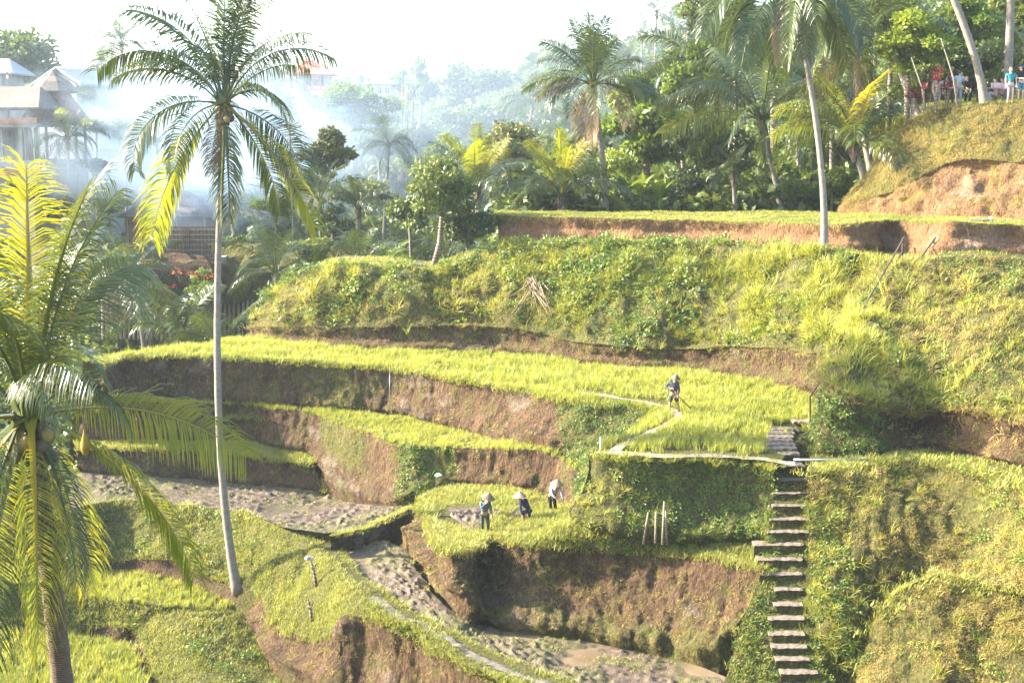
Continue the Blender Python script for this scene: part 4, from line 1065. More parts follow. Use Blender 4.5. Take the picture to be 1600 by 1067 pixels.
far_palms = [(842, 108, 205, 3.4, "first of the skyline palms right of the big hazy tree"), (876, 92, 200, 3.8, "tallest skyline palm just left of the dark-headed palm"), (815, 118, 215, 3.0, "small skyline palm nearest the big hazy tree"),
    (1026, 22, 175, 3.0, "highest of the skyline palms right of the dark-headed palm"), (1050, 42, 170, 3.0, "skyline palm right of and below the highest one"), (1003, 62, 172, 3.0, "skyline palm left of and below the highest one"),
    (832, 165, 145, 3.8, "hazy palm on the slope under the skyline palms"), (906, 205, 130, 4.2, "hazy palm low behind the dark-headed palm trunk"), (985, 100, 150, 3.6, "hazy palm right of the dark-headed palm's crown"),
    (790, 125, 210, 2.8, "faint skyline palm touching the big hazy tree"), (455, 130, 150, 3.4, "hazy palm in front of the red-roofed house"), (1075, 40, 165, 3.2, "skyline palm touching the leafy jungle edge")]
for k, (px, py, d, L, lb) in enumerate(far_palms):
    b = on_ground(px + rnd.uniform(-8, 8), d)
    palm(lb, b, gp(px, py, d), .16, .12, 15, L, seed=40 + k, elmax=6, group="palms on the hazy hillside")
# more palms inside the right jungle
for k, (px, py, d, L, lb) in enumerate([(1085, 105, 92, 4.2, "palm behind the broad arching palm, upper left of it"), (1150, 60, 96, 4.6, "palm head high in the jungle left of the hanging fronds"), (1300, 150, 86, 4.2, "shaded palm between the hanging fronds and the lookout hill"), (1270, 60, 90, 4.4, "palm behind the hanging fronds at the top"), (1395, 160, 80, 3.4, "feathery palm behind the leaning trunk by the red plants"), (1610, 95, 74, 3.0, "palm frond tuft at the right edge behind the standing visitors")]):
    palm(lb, on_ground(px, d), gp(px, py, d), .17, .13, 16, L, seed=60 + k, elmax=6)

# ================================================================ BROADLEAF TREES
def crown_mesh(seed, nleaf, leaf, blobs, lobe=.42, flat=1.0, hollow=.35, name="crown"):
    """leaves spread over irregular lobes; unit crown, radius about 1"""
    r = np.random.RandomState(seed)
    cs = []
    for k in range(blobs):
        v = r.normal(size=3); v /= np.linalg.norm(v)
        q = v * r.uniform(.35, .78); q[2] = q[2] * .85 + .05
        cs.append((q, lobe * r.uniform(.6, 1.15)))
    cs.append((np.array((0, 0, .1)), lobe * 1.1))
    w = np.array([c[1] ** 2 for c in cs]); w /= w.sum()
    ids = r.choice(len(cs), nleaf, p=w)
    C = np.array([cs[i][0] for i in ids]); rr = np.array([cs[i][1] for i in ids])
    v = r.normal(size=(nleaf, 3)); v /= np.linalg.norm(v, axis=1, keepdims=True)
    v[:, 2] = np.where(v[:, 2] < -.2, v[:, 2] * .5, v[:, 2])
    rad = rr * (hollow + (1 - hollow) * r.rand(nleaf) ** .5)
    P = C + v * rad[:, None] * np.array((1, 1, .75))
    keep = fbm(P * 4.0, 3, seed) > -.22
    P, v = P[keep], v[keep]; n = len(P)
    P[:, 2] *= flat
    d = v * .6 + r.normal(size=(n, 3)) * .7 + np.array((0, 0, -.25)); d /= np.linalg.norm(d, axis=1, keepdims=True)
    nn = v + r.normal(size=(n, 3)) * .6 + np.array((0, 0, .5))
    s = np.cross(d, nn); s /= np.linalg.norm(s, axis=1, keepdims=True) + 1e-9
    L = leaf * r.uniform(.6, 1.35, (n, 1)); W = L * .55
    V = np.stack([P, P + d * L * .45 + s * W * .5, P + d * L, P + d * L * .45 - s * W * .5], 1).reshape(-1, 3)
    F = np.arange(4 * n).reshape(n, 4)
    me = mesh_from(name, V, F, "tree_leaf")
    set_attr(me, "tone", np.repeat(r.uniform(-.12, .16, n), 4))
    return me, cs
CROWNS = [crown_mesh(1, 3400, .17, 11), crown_mesh(2, 3400, .16, 15, .34), crown_mesh(3, 3600, .15, 13, .4, .8), crown_mesh(4, 3000, .19, 8, .5), crown_mesh(5, 3400, .15, 18, .3, 1.1)]
FINE = [crown_mesh(11, 9000, .10, 16, .38, 1.0, .3), crown_mesh(12, 9000, .10, 14, .4, 1.0, .3), crown_mesh(13, 8000, .115, 20, .3, 1.0, .3)]
def tree(label, base, top, rx, rz, lib, mat="tree_leaf", seed=0, name="broadleaf_tree", r0=None, group=None, ry=None, lean=0.0, cat="tree"):
    """base: foot of trunk; top: centre of the crown"""
    r = random.Random(seed)
    base = np.array(base, float); top = np.array(top, float); rel = top - base
    e = empty(name, base, label, cat, group)
    me, cs = lib
    c = obj("crown", me, e, rel); c.scale = (rx, ry or rx, rz); c.rotation_euler = (0, 0, r.uniform(0, 6.28))
    if mat != "tree_leaf": set_mat(c, mat)
    rot = Matrix.Rotation(c.rotation_euler.z, 3, 'Z')
    r0 = r0 or max(.1, rx * .07)
    m = MB()
    fork = rel - np.array((0, 0, rz * .55))
    if fork[2] < .3: fork[2] = .3
    m.tube([(0, 0, -.3), fork * .5 + np.array((r.uniform(-.1, .1) * rx + lean, r.uniform(-.1, .1) * rx, 0)), fork, rel], [r0 * 1.35, r0, r0 * .8, r0 * .25], 8)
    for q, s in cs[:7]:
        t = rot @ Vector((q[0] * rx, q[1] * (ry or rx), q[2] * rz)); t = np.array(t) + rel
        m.tube([fork, (fork + t) / 2 + np.array((0, 0, -.06 * rz)), t], [r0 * .5, r0 * .3, r0 * .1], 5)
    m.build("trunk", "tree_bark", e, smooth=True)
    return e
def T(label, px, py, d, rxp, rzp, lib, mat="tree_leaf", basepix=None, seed=0, **kw):
    k = d / FPX
    top = Pd(px, py, d)
    base = Pd(*basepix, d) if basepix else on_ground(px, d)
    if base[2] > top[2] - .5: base[2] = top[2] - max(1.0, rzp * k)
    return tree(label, base, top, rxp * k * 1.12, rzp * k * 1.12, lib, mat, seed, **kw)
T("small dark round-headed tree growing on the edge of the grassy mound", 690, 300, 73, 60, 62, FINE[0], "tree_leaf", (674, 423), 1, r0=.14)
lobe2 = T("dark dense shrub overhanging the mound's right shoulder beside the small tree", 730, 352, 73.6, 42, 42, FINE[1], "tree_leaf", (722, 405), 2, r0=.08, name="shrub", cat="shrub")
T("big dark hazy tree at the top left corner behind the houses", 18, 82, 125, 78, 66, FINE[1], "tree_leaf", None, 3)
T("olive round tree standing in the smoke left of centre", 508, 245, 100, 46, 44, FINE[2], "olive_leaf", (479, 330), 4)
T("wide rounded tree behind the young yellow palms", 795, 232, 96, 56, 44, FINE[0], "olive_leaf", None, 5)
T("tall light-leaved tree beside the dark-headed palm trunk", 1010, 205, 85, 78, 82, FINE[2], "bright_leaf", (1007, 330), 6)
T("yellowing leafy shrub left of the tall light-leaved tree", 965, 262, 83, 30, 52, FINE[1], "bright_leaf", (968, 330), 7, name="shrub", cat="shrub")
T("big hazy skyline tree right of the small conifer", 738, 125, 175, 52, 44, CROWNS[0], "tree_leaf", None, 8)
T("pointed hazy tree between the skyline houses and the big tree", 658, 138, 165, 24, 46, CROWNS[4], "tree_leaf", None, 9)
T("pale small hazy tree right of the second house", 622, 128, 175, 20, 24, CROWNS[1], "bright_leaf", None, 10)
T("spreading green hazy tree in front of the two skyline houses", 552, 172, 138, 62, 44, FINE[0], "bright_leaf", None, 11)
T("lower hazy tree continuing the spreading one down the valley", 592, 222, 130, 40, 40, CROWNS[2], "tree_leaf", None, 12)
T("leafy hazy tree below the big skyline tree", 745, 190, 160, 46, 40, CROWNS[3], "tree_leaf", None, 13)
T("small round tree in front of the grey gabled house", 132, 148, 112, 18, 19, FINE[2], "tree_leaf", None, 14, name="shrub", cat="shrub")
T("thin smoky tree below the red-roofed house", 432, 175, 135, 34, 46, CROWNS[1], "tree_leaf", None, 15)
T("smoky bushy tree at the valley bottom right of the tall palm", 560, 300, 104, 50, 36, CROWNS[2], "tree_leaf", None, 16)
T("blue-shaded bush left of the dark round tree", 640, 330, 92, 36, 40, CROWNS[0], "tree_leaf", None, 17, name="shrub", cat="shrub")
# right jungle: the crowns that can be told apart
jungle = [
    ("overhanging leafy tree at the top edge left of the hanging fronds", 1120, 20, 92, 62, 60, 0, "tree_leaf"), ("light-leaved tree under the overhanging one", 1085, 130, 90, 52, 60, 2, "bright_leaf"),
    ("tall jungle tree behind the hanging fronds", 1210, 60, 100, 70, 80, 1, "tree_leaf"), ("dark leafy tree behind the broad arching palm", 1120, 235, 86, 56, 60, 0, "tree_leaf"),
    ("shaded jungle tree right of the grey palm trunk", 1300, 210, 88, 60, 70, 1, "tree_leaf"), ("bright shrub at the jungle's foot right of the grey palm trunk", 1300, 292, 78.5, 34, 28, 2, "bright_leaf"),
    ("leafy shrub at the jungle's foot left of the grey palm trunk", 1235, 298, 80, 36, 30, 1, "weed_leaf"), ("dark shrub at the jungle's foot beside the dwarf palm", 1080, 292, 82, 44, 34, 0, "tree_leaf"), ("low leafy shrub under the arching fronds", 1185, 300, 81.5, 30, 26, 2, "tree_leaf"),
    ("light green tree spreading over the red plants on the lookout", 1420, 75, 72, 68, 54, 2, "bright_leaf"), ("light green tree top left of the leaning trunk by the seated visitors", 1395, 25, 76, 56, 48, 0, "bright_leaf"),
    ("sunlit tree top above the seated visitors", 1500, 40, 80, 60, 50, 2, "bright_leaf"), ("dark tree behind the seated visitors", 1530, 100, 79, 66, 62, 1, "tree_leaf"), ("dark tree top in the upper right corner", 1585, 30, 82, 60, 60, 0, "tree_leaf"),
    ("dark tree behind the red plants on the lookout", 1460, 130, 80, 50, 54, 0, "tree_leaf"), ("high jungle crown behind the leaning pinkish trunk", 1330, 20, 98, 70, 60, 1, "tree_leaf"), ("jungle tree between the light-leaved tree and the arching palm", 1065, 200, 90, 40, 50, 1, "tree_leaf"),
    ("jungle tree at the far right behind the visitors", 1640, 90, 84, 60, 70, 1, "tree_leaf"), ("mid-green tree below the skyline palms at the jungle edge", 1040, 130, 110, 46, 50, 2, "tree_leaf"), ("leafy tree at the lookout's left shoulder", 1395, 205, 82, 40, 44, 0, "tree_leaf"), ("deep jungle crown above the bright yellow-edged palm", 1250, 150, 94, 60, 56, 0, "tree_leaf")]
for k, (lb, px, py, d, a, b, li, mt) in enumerate(jungle):
    T(lb, px, py, d, a, b, FINE[li], mt, None, 80 + k, name="shrub" if "shrub" in lb else "broadleaf_tree", cat="shrub" if "shrub" in lb else "tree")
# hazy hillside trees that still read one by one
hz = [(905, 125, 190, 30, 26, "hazy round tree under the tallest skyline palm"), (960, 150, 160, 34, 34, "hazy tree right of the dark-headed palm's lower fronds"), (860, 145, 185, 30, 24, "hazy tree under the first skyline palm"), (700, 165, 180, 26, 24, "faint tree left below the big skyline tree"), (800, 175, 170, 32, 26, "faint tree right below the big skyline tree"), (420, 120, 180, 30, 26, "faint tree behind the tall palm's right fronds"), (385, 140, 170, 34, 30, "smoke-veiled tree behind the tall palm's trunk top"), (250, 130, 165, 30, 28, "smoke-veiled tree right of the tall hazy palm"), (300, 145, 160, 34, 28, "smoke-veiled tree left of the tall palm's crown"), (930, 240, 115, 30, 34, "shaded tree right behind the dark-headed palm's trunk"), (860, 245, 120, 34, 30, "blue-shaded tree behind the small dark palm"), (700, 235, 125, 34, 30, "blue-shaded tree behind the dark round tree"), (650, 255, 125, 26, 26, "blue-shaded low tree left of the dark round tree's top"), (60, 118, 135, 24, 22, "hazy tree behind the thatched roofs"), (480, 290, 108, 30, 26, "smoky bush under the olive tree"), (430, 320, 100, 30, 26, "smoky bush right of the tall trunk"), (90, 330, 98, 34, 26, "hazy bush under the balcony building"), (170, 320, 104, 30, 20, "hazy bush right of the yellow-topped palm's foot"), (1000, 290, 100, 40, 34, "shaded tree behind the light-leaved tree's trunk")]
for k, (px, py, d, a, b, lb) in enumerate(hz):
    T(lb, px, py, d, a, b, CROWNS[k % 5], ("tree_leaf", "olive_leaf", "tree_leaf", "bright_leaf")[k % 4], None, 120 + k, group="trees on the hazy hillside")
for k, (px, py, d, a, b, lb) in enumerate([(150, 196, 108, 26, 18, "smoky bush under the gabled house's left wall"), (195, 200, 109, 30, 22, "smoky bush under the gabled house's right wall"), (245, 215, 109, 34, 24, "smoky bush right of the gabled house"), (150, 258, 102, 30, 18, "smoky bush above the sagging hut"), (40, 300, 95, 40, 22, "dark bush at the foot of the balcony building"), (390, 380, 94, 34, 26, "shaded bush right behind the tall trunk"), (480, 390, 90, 34, 24, "shaded bush behind the grassy mound's left end"), (520, 350, 96, 40, 28, "blue-shaded bush behind the small mound paddy")]):
    T(lb, px, py, d, a, b, CROWNS[(k + 2) % 5], "tree_leaf", None, 160 + k, name="shrub", cat="shrub", group="bushes in the smoky valley")
# bare tree
e = empty("bare_tree", on_ground(455, 99), "leafless brown tree in the smoke left of the olive tree", "tree")
m = MB(); hgt = Pd(455, 185, 99)[2] - e.location.z; rr = random.Random(5)
m.tube([(0, 0, -.3), (.1, 0, hgt * .5), (0, 0, hgt)], [.16, .1, .03], 6); m.build("trunk", "tree_bark", e)
for k in range(26):
    z = hgt * rr.uniform(.45, .97); a = rr.uniform(0, 6.28); l = (hgt - z) * .45 + .6
    m = MB(); p1 = Vector((math.cos(a) * l * .5, math.sin(a) * l * .5, z + l * .25)); p2 = Vector((math.cos(a) * l, math.sin(a) * l, z + l * .35))
    m.tube([(0, 0, z), p1, p2], [.04, .03, .012], 4)
    for q in range(3):
        b = a + rr.uniform(-1, 1); m.tube([p1.lerp(p2, q / 3), p1.lerp(p2, q / 3) + Vector((math.cos(b) * .6, math.sin(b) * .6, rr.uniform(.1, .5)))], [.018, .008], 3)
    m.build("branch", "tree_bark", e)
# banana plants at the jungle's foot
def banana(label, base, n, L, seed, mat="bright_leaf"):
    r = random.Random(seed); e = empty("banana_plant", base, label, "banana plant", "banana plants on the top terrace")
    m = MB(); m.tube([(0, 0, -.1), (0, 0, L * .5)], [.1, .06], 7); m.build("stem", "bright_leaf", e)
    for k in range(n):
        az = k * 137.5 + r.uniform(-20, 20); el = R(r.uniform(45, 80)); bd = R(r.uniform(40, 90)); V, F = [], []
        p = np.array((0, 0, L * .45)); sdv = np.array((-math.sin(R(az)), math.cos(R(az)), 0))
        for j in range(9):
            t = j / 8; w = .3 * L * .45 * math.sin(math.pi * min(1, .08 + t * .95)) ** .7
            V += [p + sdv * w + np.array((0, 0, .25 * w)), p, p - sdv * w + np.array((0, 0, .25 * w))]
            ang = el - bd * t ** 1.2
            p = p + np.array((math.cos(ang) * math.cos(R(az)), math.cos(ang) * math.sin(R(az)), math.sin(ang))) * L / 8
        for j in range(8):
            a = 3 * j; F += [(a, a + 1, a + 4, a + 3), (a + 1, a + 2, a + 5, a + 4)]
        obj("leaf", mesh_from("leaf", V, F, mat), e)
for k, (px, py, d, L, lb) in enumerate([(975, 332, 79.5, 1.9, "banana plant right of the dark-headed palm's foot"), (1030, 332, 79, 1.6, "banana plant right of the light-leaved tree's trunk"), (1000, 332, 81, 1.8, "banana plant left of the light-leaved tree's trunk"), (950, 332, 80.5, 1.3, "small banana plant at the dark-headed palm's foot")]):
    banana(lb, Pd(px, py, d), 9, L, 200 + k)
# ================================================================ THINGS ON THE TERRACES
def proj(P):
    P = np.asarray(P); x, y, z = P[..., 0], P[..., 1], P[..., 2]
    f = y * _c - z * _s; u = y * _s + z * _c
    return CX + FPX * x / f, CY - FPX * u / f
def surf(gid, px, py):
    V = GRIDS[gid].reshape(-1, 3); a, b = proj(V)
    return V[np.argmin((a - px) ** 2 + (b - py) ** 2)].copy()
plain("concrete", (0.24, 0.23, 0.215), .9, .25, 2.0, dirt=.5)
plain("white_wall", (0.5, 0.48, 0.45), .85, .1, 2.0, dirt=.3)
plain("grey_wall", (0.22, 0.23, 0.235), .85, .15, 2.0, dirt=.4)
plain("grey_roof", (0.20, 0.215, 0.23), .7, .25, 3.0)
plain("roof_edge", (0.28, 0.30, 0.31), .7, .15, 3.0)
plain("red_tiles", (0.46, 0.10, 0.04), .75, .3, 3.0)
plain("dark_tiles", (0.16, 0.09, 0.075), .75, .3, 3.0)
plain("thatch", (0.12, 0.095, 0.07), .95, .35, 4.0, bmp=.9)
plain("thatch_red", (0.17, 0.09, 0.065), .95, .3, 4.0, bmp=.9)
plain("brick_band", (0.30, 0.145, 0.09), .85, .35, 5.0, dirt=.3)
plain("wood", (0.17, 0.105, 0.06), .8, .35, 6.0)
plain("pale_wood", (0.40, 0.33, 0.24), .8, .3, 6.0)
plain("rust_metal", (0.08, 0.05, 0.037), .65, .3, 14.0, metal=.3)
plain("steel", (0.22, 0.225, 0.23), .4, .15, 9.0, metal=.6)
plain("dark_glass", (0.03, 0.035, 0.04), .2, .2, 4.0)
plain("banner_red", (0.55, 0.03, 0.08), .6, .15, 3.0)
plain("banner_white", (0.8, 0.78, 0.76), .6, .1, 3.0)
plain("stone", (0.10, 0.085, 0.068), .9, .35, 9.0, bmp=.6)
plain("step_stone", (0.135, 0.108, 0.078), .95, .3, 7.0, bmp=.5, dirt=.35)
plain("plastic_white", (0.50, 0.50, 0.48), .45, .1, 8.0)
plain("plastic_blue", (0.10, 0.25, 0.5), .4, .2, 8.0)
plain("root", (0.26, 0.18, 0.11), .9, .3, 12.0)
plain("hat_straw", (0.15, 0.105, 0.07), .85, .25, 22.0, bmp=.5)
plain("hat_straw_pale", (0.24, 0.165, 0.11), .85, .25, 22.0, bmp=.5)
plain("skin", (0.33, 0.17, 0.10), .55, .12, 10.0, bmp=0)
plain("skin_light", (0.56, 0.34, 0.25), .5, .1, 10.0, bmp=0)
plain("hair_dark", (0.025, 0.018, 0.014), .5, .3, 30.0)
plain("hair_fair", (0.33, 0.20, 0.09), .5, .3, 30.0)
for nm, c in (("cloth_grey", (.055, .062, .072)), ("cloth_green", (.05, .065, .05)), ("cloth_teal", (.075, .10, .115)), ("cloth_navy", (.035, .035, .07)), ("cloth_white", (.34, .32, .34)), ("cloth_black", (.018, .018, .02)), ("cloth_denim", (.26, .32, .40)), ("cloth_blue", (.07, .20, .30)), ("cloth_turquoise", (.03, .19, .21)), ("cloth_pink", (.60, .38, .38)), ("cloth_greydress", (.30, .36, .42)), ("cloth_brown", (.14, .09, .06))):
    plain(nm, c, .9, .3, 16.0, spec=.15, bmp=.4)
def plaid_mat():
    m, nt, b = new_mat("cloth_plaid")
    w1 = pos_tex(nt, "ShaderNodeTexWave", 9.0, 0); w1.bands_direction = 'X'
    w2 = pos_tex(nt, "ShaderNodeTexWave", 9.0, 0); w2.bands_direction = 'Z'
    f = math_n(nt, 'MAXIMUM', ramp(nt, w1.outputs[1], [(.7, (0, 0, 0)), (.85, (1, 1, 1))]), ramp(nt, w2.outputs[1], [(.7, (0, 0, 0)), (.85, (1, 1, 1))]))
    nt.links.new(mixc(nt, f, (.58, .52, .55), (.12, .10, .16)), b.inputs["Base Color"]); b.inputs["Roughness"].default_value = .9
plaid_mat()

# ---- flight of steps
def dst(y): return float(np.interp(y, [720, 1053, 1100], [48.75, 42.5, 41.7]))
SB_L = np.array([Pd(x, y + 6, dst(y) + .1) for x, y in ((1203, 728), (1196, 846), (1186, 900), (1160, 960), (1140, 1030), (1120, 1100))])
SB_C = np.array([Pd(x, y + 8, dst(y) + .12) for x, y in ((1235, 728), (1230, 846), (1225, 900), (1232, 960), (1240, 1030), (1250, 1100))])
SB_R = np.array([Pd(x, y + 6, dst(y) + .1) for x, y in ((1268, 734), (1266, 846), (1264, 900), (1266, 960), (1282, 1030), (1310, 1100))])
SBV = slope("stair_bank", [SB_L, SB_C, SB_R], "soil_slope", .15, amp=.12, moss=.12, wig=.05, gid='SB')
cover("creeping_plants", "weeds growing along both sides of the earth steps", "weeds", 'moss', [scatter('SB', 20, lambda P, N: np.where(np.abs(proj(P)[0] - 1233) < 24, .1, .9), 90)], (.5, 1.0), .5, 31)
cover("short_grass", "grass along both sides of the earth steps", "grass", 'short', [scatter('SB', 40, lambda P, N: np.where(np.abs(proj(P)[0] - 1233) < 29, .03, .9), 91)], (.7, 1.4), .5, 32)
ST = [(1190, 1251, 727), (1214, 1260, 749), (1212, 1261, 770), (1211, 1261, 790), (1208, 1261, 811), (1204, 1261, 831), (1184, 1251, 851), (1189, 1250, 874), (1195, 1250, 897), (1214, 1252, 921), (1213, 1252, 945), (1205, 1254, 967), (1206, 1254, 991), (1210, 1258, 1011), (1216, 1262, 1030), (1224, 1275, 1051), (1232, 1285, 1074)]
def slab(bm_name, w, dep, h, seed, mat, parent, loc, jag=.05):
    """uneven slab with rounded front: grid top pushed about by noise"""
    nx, ny = max(6, int(w / .1)), 5
    r = random.Random(seed); V, F = [], []
    off = [(r.uniform(-jag, jag), r.uniform(-jag * .5, jag * .5)) for _ in range(nx + 1)]
    for lay in (0, 1):
        for j in range(ny + 1):
            for i in range(nx + 1):
                x = (i / nx - .5) * w; y = (j / ny) * dep
                y += off[i][0] * (1 - j / ny)
                ed = (j == 0) * .025
                z = (0 if lay == 0 else -h) + (off[i][1] * .5 - ed + r.uniform(-.008, .008) if lay == 0 else 0)
                V.append((x, y - (.0 if lay == 0 else -.03), z))
    k = (nx + 1) * (ny + 1)
    for j in range(ny):
        for i in range(nx):
            a = j * (nx + 1) + i; F.append((a, a + 1, a + nx + 2, a + nx + 1)); F.append((k + a + nx + 1, k + a + nx + 2, k + a + 1, k + a))
    for i in range(nx): F.append((k + i, k + i + 1, i + 1, i))
    for j in range(ny):
        a = j * (nx + 1); F.append((a, a + nx + 1, k + a + nx + 1, k + a)); b = a + nx; F.append((k + b, k + b + nx + 1, b + nx + 1, b))
    return obj(bm_name, mesh_from(bm_name, V, F, mat, False), parent, loc)
base = Pd(1240, 1060, dst(1060))
stair = empty("earth_staircase", base, "steep flight of earth and stone steps climbing beside the dark bank", "stairs")
for k, (x0, x1, y) in enumerate(ST):
    d = dst(y); a, b = Pd(x0, y, d), Pd(x1, y, d)
    w = (b[0] - a[0]) * 1.16; c = (a + b) / 2; nxt = ST[k + 1] if k + 1 < len(ST) else (0, 0, y + 22)
    rise = c[2] - Pd((x0 + x1) / 2, nxt[2], dst(nxt[2]))[2]
    s_ = slab("step", w, .5, .075, 300 + k, "step_stone", stair, c - base, .035)
    slab("riser", w * 1.0, .5, max(.15, rise + .1), 340 + k, "soil_slope", s_, (0, .02, -.078), .03)
# ---- stepping slabs going up to the lower handrail
SS = [(1206, 1250, 709), (1200, 1246, 700.5), (1199, 1243, 694), (1199, 1240, 688), (1201, 1241, 682.5), (1202, 1242, 676.5), (1206, 1248, 670.5), (1240, 1276, 658)]
def zss(y): return -11.62 + (709 - y) / 51 * .45
sbase = Pz(1225, 709, zss(709))
ss = empty("stepping_slabs", sbase, "low flight of pale stone slabs from the path up to the lower handrail", "stairs")
for k, (x0, x1, y) in enumerate(SS):
    a, b = Pz(x0, y, zss(y)), Pz(x1, y, zss(y)); slab("slab", b[0] - a[0], .42, .12, 380 + k, "step_stone", ss, (a + b) / 2 - sbase, .06)
# ---- dirt paths
def ribbon(name, pix, z, width, mat, amp=.02, res=.1):
    c = np.array([Pz(x, y, zz) for (x, y), zz in zip(pix, z)])
    t = np.gradient(c, axis=0); s = np.stack([-t[:, 1], t[:, 0], 0 * t[:, 0]], 1); s /= np.linalg.norm(s, axis=1, keepdims=True)
    V = loft([c - s * width / 2, c + s * width / 2], res, .3, .12)
    V[..., 2] += amp * fbm(V * 3.0, 3, 55)
    grid_mesh(name, V, mat); return V
for pl, w_ in ((PATH1, .55), (PATH2, .42)):
    ribbon("dirt_path", pl, [surf('F1', *p)[2] + .07 for p in pl], w_, "path_dirt")
i0 = np.linspace(0, 1, 14)
mid = (RGr * .45 + RGl * .55)
pv_ = np.array([proj(m_) for m_ in mid])
PB = ribbon("stone_path", [tuple(p) for p in pv_[3:]], mid[3:, 2] + .07, .3, "stone", .09, .06)
# ---- ploughed patch on the workers' terrace
mud("ploughed_patch", [LZ([(x, y, T3Z + .05) for x, y in ((700, 793), (725, 794), (750, 795), (780, 794), (814, 797))]), LZ([(x, y, T3Z + .05) for x, y in ((704, 804), (728, 823), (749, 835), (778, 813), (816, 805))])], .07, .12, 'PP', -.3, .02)
# ---- small paddy water on the mound
lw = np.array([LBf[2] * .45 + LBb[2] * .55, LBf[3] * .45 + LBb[3] * .55]); 
Vw2 = loft([np.array([LBf[1] * .3 + LBb[1] * .7 + (1.3, 0, .06), lw[0] * 1 + (0, .8, .06), lw[1] + (-.3, .8, .04)]), np.array([LBf[1] * .6 + LBb[1] * .4 + (1.3, 0, .06), lw[0] + (0, -.6, .06), lw[1] + (-.3, -.6, .04)])], .2, .3, .05)
grid_mesh("small_paddy_mud", Vw2, "mud")

def tube_thing(name, label, cat, pts, rad, mat, group=None, n=8, part=None):
    pts = [np.array(p, float) for p in pts]; b = pts[0]
    m = MB(); m.tube([p - b for p in pts], rad, n)
    o = m.build(name, mat, None, tuple(b), True); tag(o, label, cat, group); return o
# ---- bamboo poles leaning on the dark bank
for k, (a, b, dd, lb) in enumerate([((1013, 800), (1005, 849), .0, "leftmost slanting bamboo pole at the foot of the dark bank"), ((1025, 800), (1024, 848), .0, "short upright bamboo pole, second from left by the dark bank"), ((1038, 783), (1035, 850), .05, "tallest bamboo pole standing at the foot of the dark bank"), ((1040, 797), (1042, 850), -.05, "rightmost thin bamboo pole touching the tallest one")]):
    p = surf('T3', *b); d = p[1] - .35 - dd
    tube_thing("bamboo_pole", lb, "pole", [Pd(b[0], b[1] + 1, d), (Pd(*a, d + .12) + Pd(*b, d)) / 2, Pd(*a, d + .15)], [.045, .04, .033], "bamboo", "bamboo poles by the dark bank")
tube_thing("bamboo_log", "pale bamboo log sticking out of the right mound", "log", [Pd(1518, 852, 46.0), Pd(1548, 830, 46.1), Pd(1580, 815, 46.3), Pd(1625, 798, 46.8)], [.06, .07, .075, .085], "bamboo")
wp = surf('BP', 1352, 720)
tube_thing("water_pipe", "thin grey pipe lying level from the steps to the right mound", "pipe", [Pz(1240, 718, -11.55), Pz(1300, 718.5, -11.55), Pz(1356, 718, -11.5)], .045, "steel")
p = surf('W1', 609, 575); q = surf('W1', 610, 647)
tube_thing("drain_pipe", "thin pale drain pipe hanging down the shaded terrace wall", "pipe", [p + (0, -.25, .1), p * .5 + q * .5 + (0, -.22, 0), q + (0, -.2, .05)], .016, "steel", n=5)
p = Pz(938, 709, -11.47)
tube_thing("marker_post", "little white post at the corner of the path platform", "post", [p, p + (0, 0, .62)], [.03, .025], "plastic_white")
# ---- stumps on the slope
for k, (a, b, lb, br) in enumerate([((497, 914), (487, 868), "dead stick with a rag tied to its top, upper one on the ridge slope", 1), ((487, 968), (480, 930), "bare forked stick, lower one on the ridge slope", 0)]):
    p = surf('SL5', *a); h = (a[1] - b[1]) * p[1] / FPX; r = random.Random(k)
    e = empty("dead_stick", p, lb, "stick"); m = MB()
    dx = (b[0] - a[0]) * p[1] / FPX
    m.tube([(0, 0, -.15), (dx * .3, 0, h * .4), (dx * .6, .05, h * .7), (dx, 0, h)], [.07, .06, .05, .025], 7); m.tube([(dx * .5, 0, h * .6), (dx * .5 + .14, 0, h * .85)], [.035, .012], 5); m.tube([(dx * .4, 0, h * .5), (dx * .4 - .12, 0, h * .72)], [.03, .01], 5)
    m.build("stem", "tree_bark", e, smooth=True)
    if br:
        m = MB(); m.box((dx - .05, -.02, h + .03), (.26, .18, .14), (.3, .2, .5), .6); m.box((dx + .08, -.03, h - .04), (.12, .1, .2), (.1, .4, .2), .5); m.build("rag", "cloth_white", e, bevel=.02)
# ---- rock, bag
def lump(name, label, cat, p, size, mat, seed, sub=3):
    bm = bmesh.new(); bmesh.ops.create_icosphere(bm, subdivisions=sub, radius=1)
    co = np.array([v.co[:] for v in bm.verts]); n = 1 + .55 * fbm(co * 1.6 + seed, 3, seed) + .22 * fbm(co * 4 + seed, 2, seed)
    for v, k in zip(bm.verts, n): v.co = Vector((v.co.x * k * size[0], v.co.y * k * size[1], max(-.25, v.co.z) * k * size[2]))
    me = bpy.data.meshes.new(name); bm.to_mesh(me); bm.free(); me.materials.append(MATS[mat])
    o = obj(name, me, None, p); tag(o, label, cat); return o
lump("rock", "dark round rock beside the path corner", "rock", Pz(990, 693, -11.38), (.22, .18, .2), "stone", 3)
lump("plastic_bag", "crumpled white bag lying on the grass left of the workers", "bag", surf('W2', 685, 745) + (0, -.15, .08), (.15, .12, .09), "plastic_white", 12, 3)
lump("plastic_bag", "bright white litter on the ground below the lookout hill", "bag", surf('TT', 1551, 345) + (0, 0, .1), (.1, .08, .09), "plastic_white", 8, 3)
lump("boulder", "pale boulder at the foot of the lookout hill beside the litter", "rock", surf('TT', 1530, 347) + (0, 0, .02), (.5, .3, .16), "step_stone", 9)
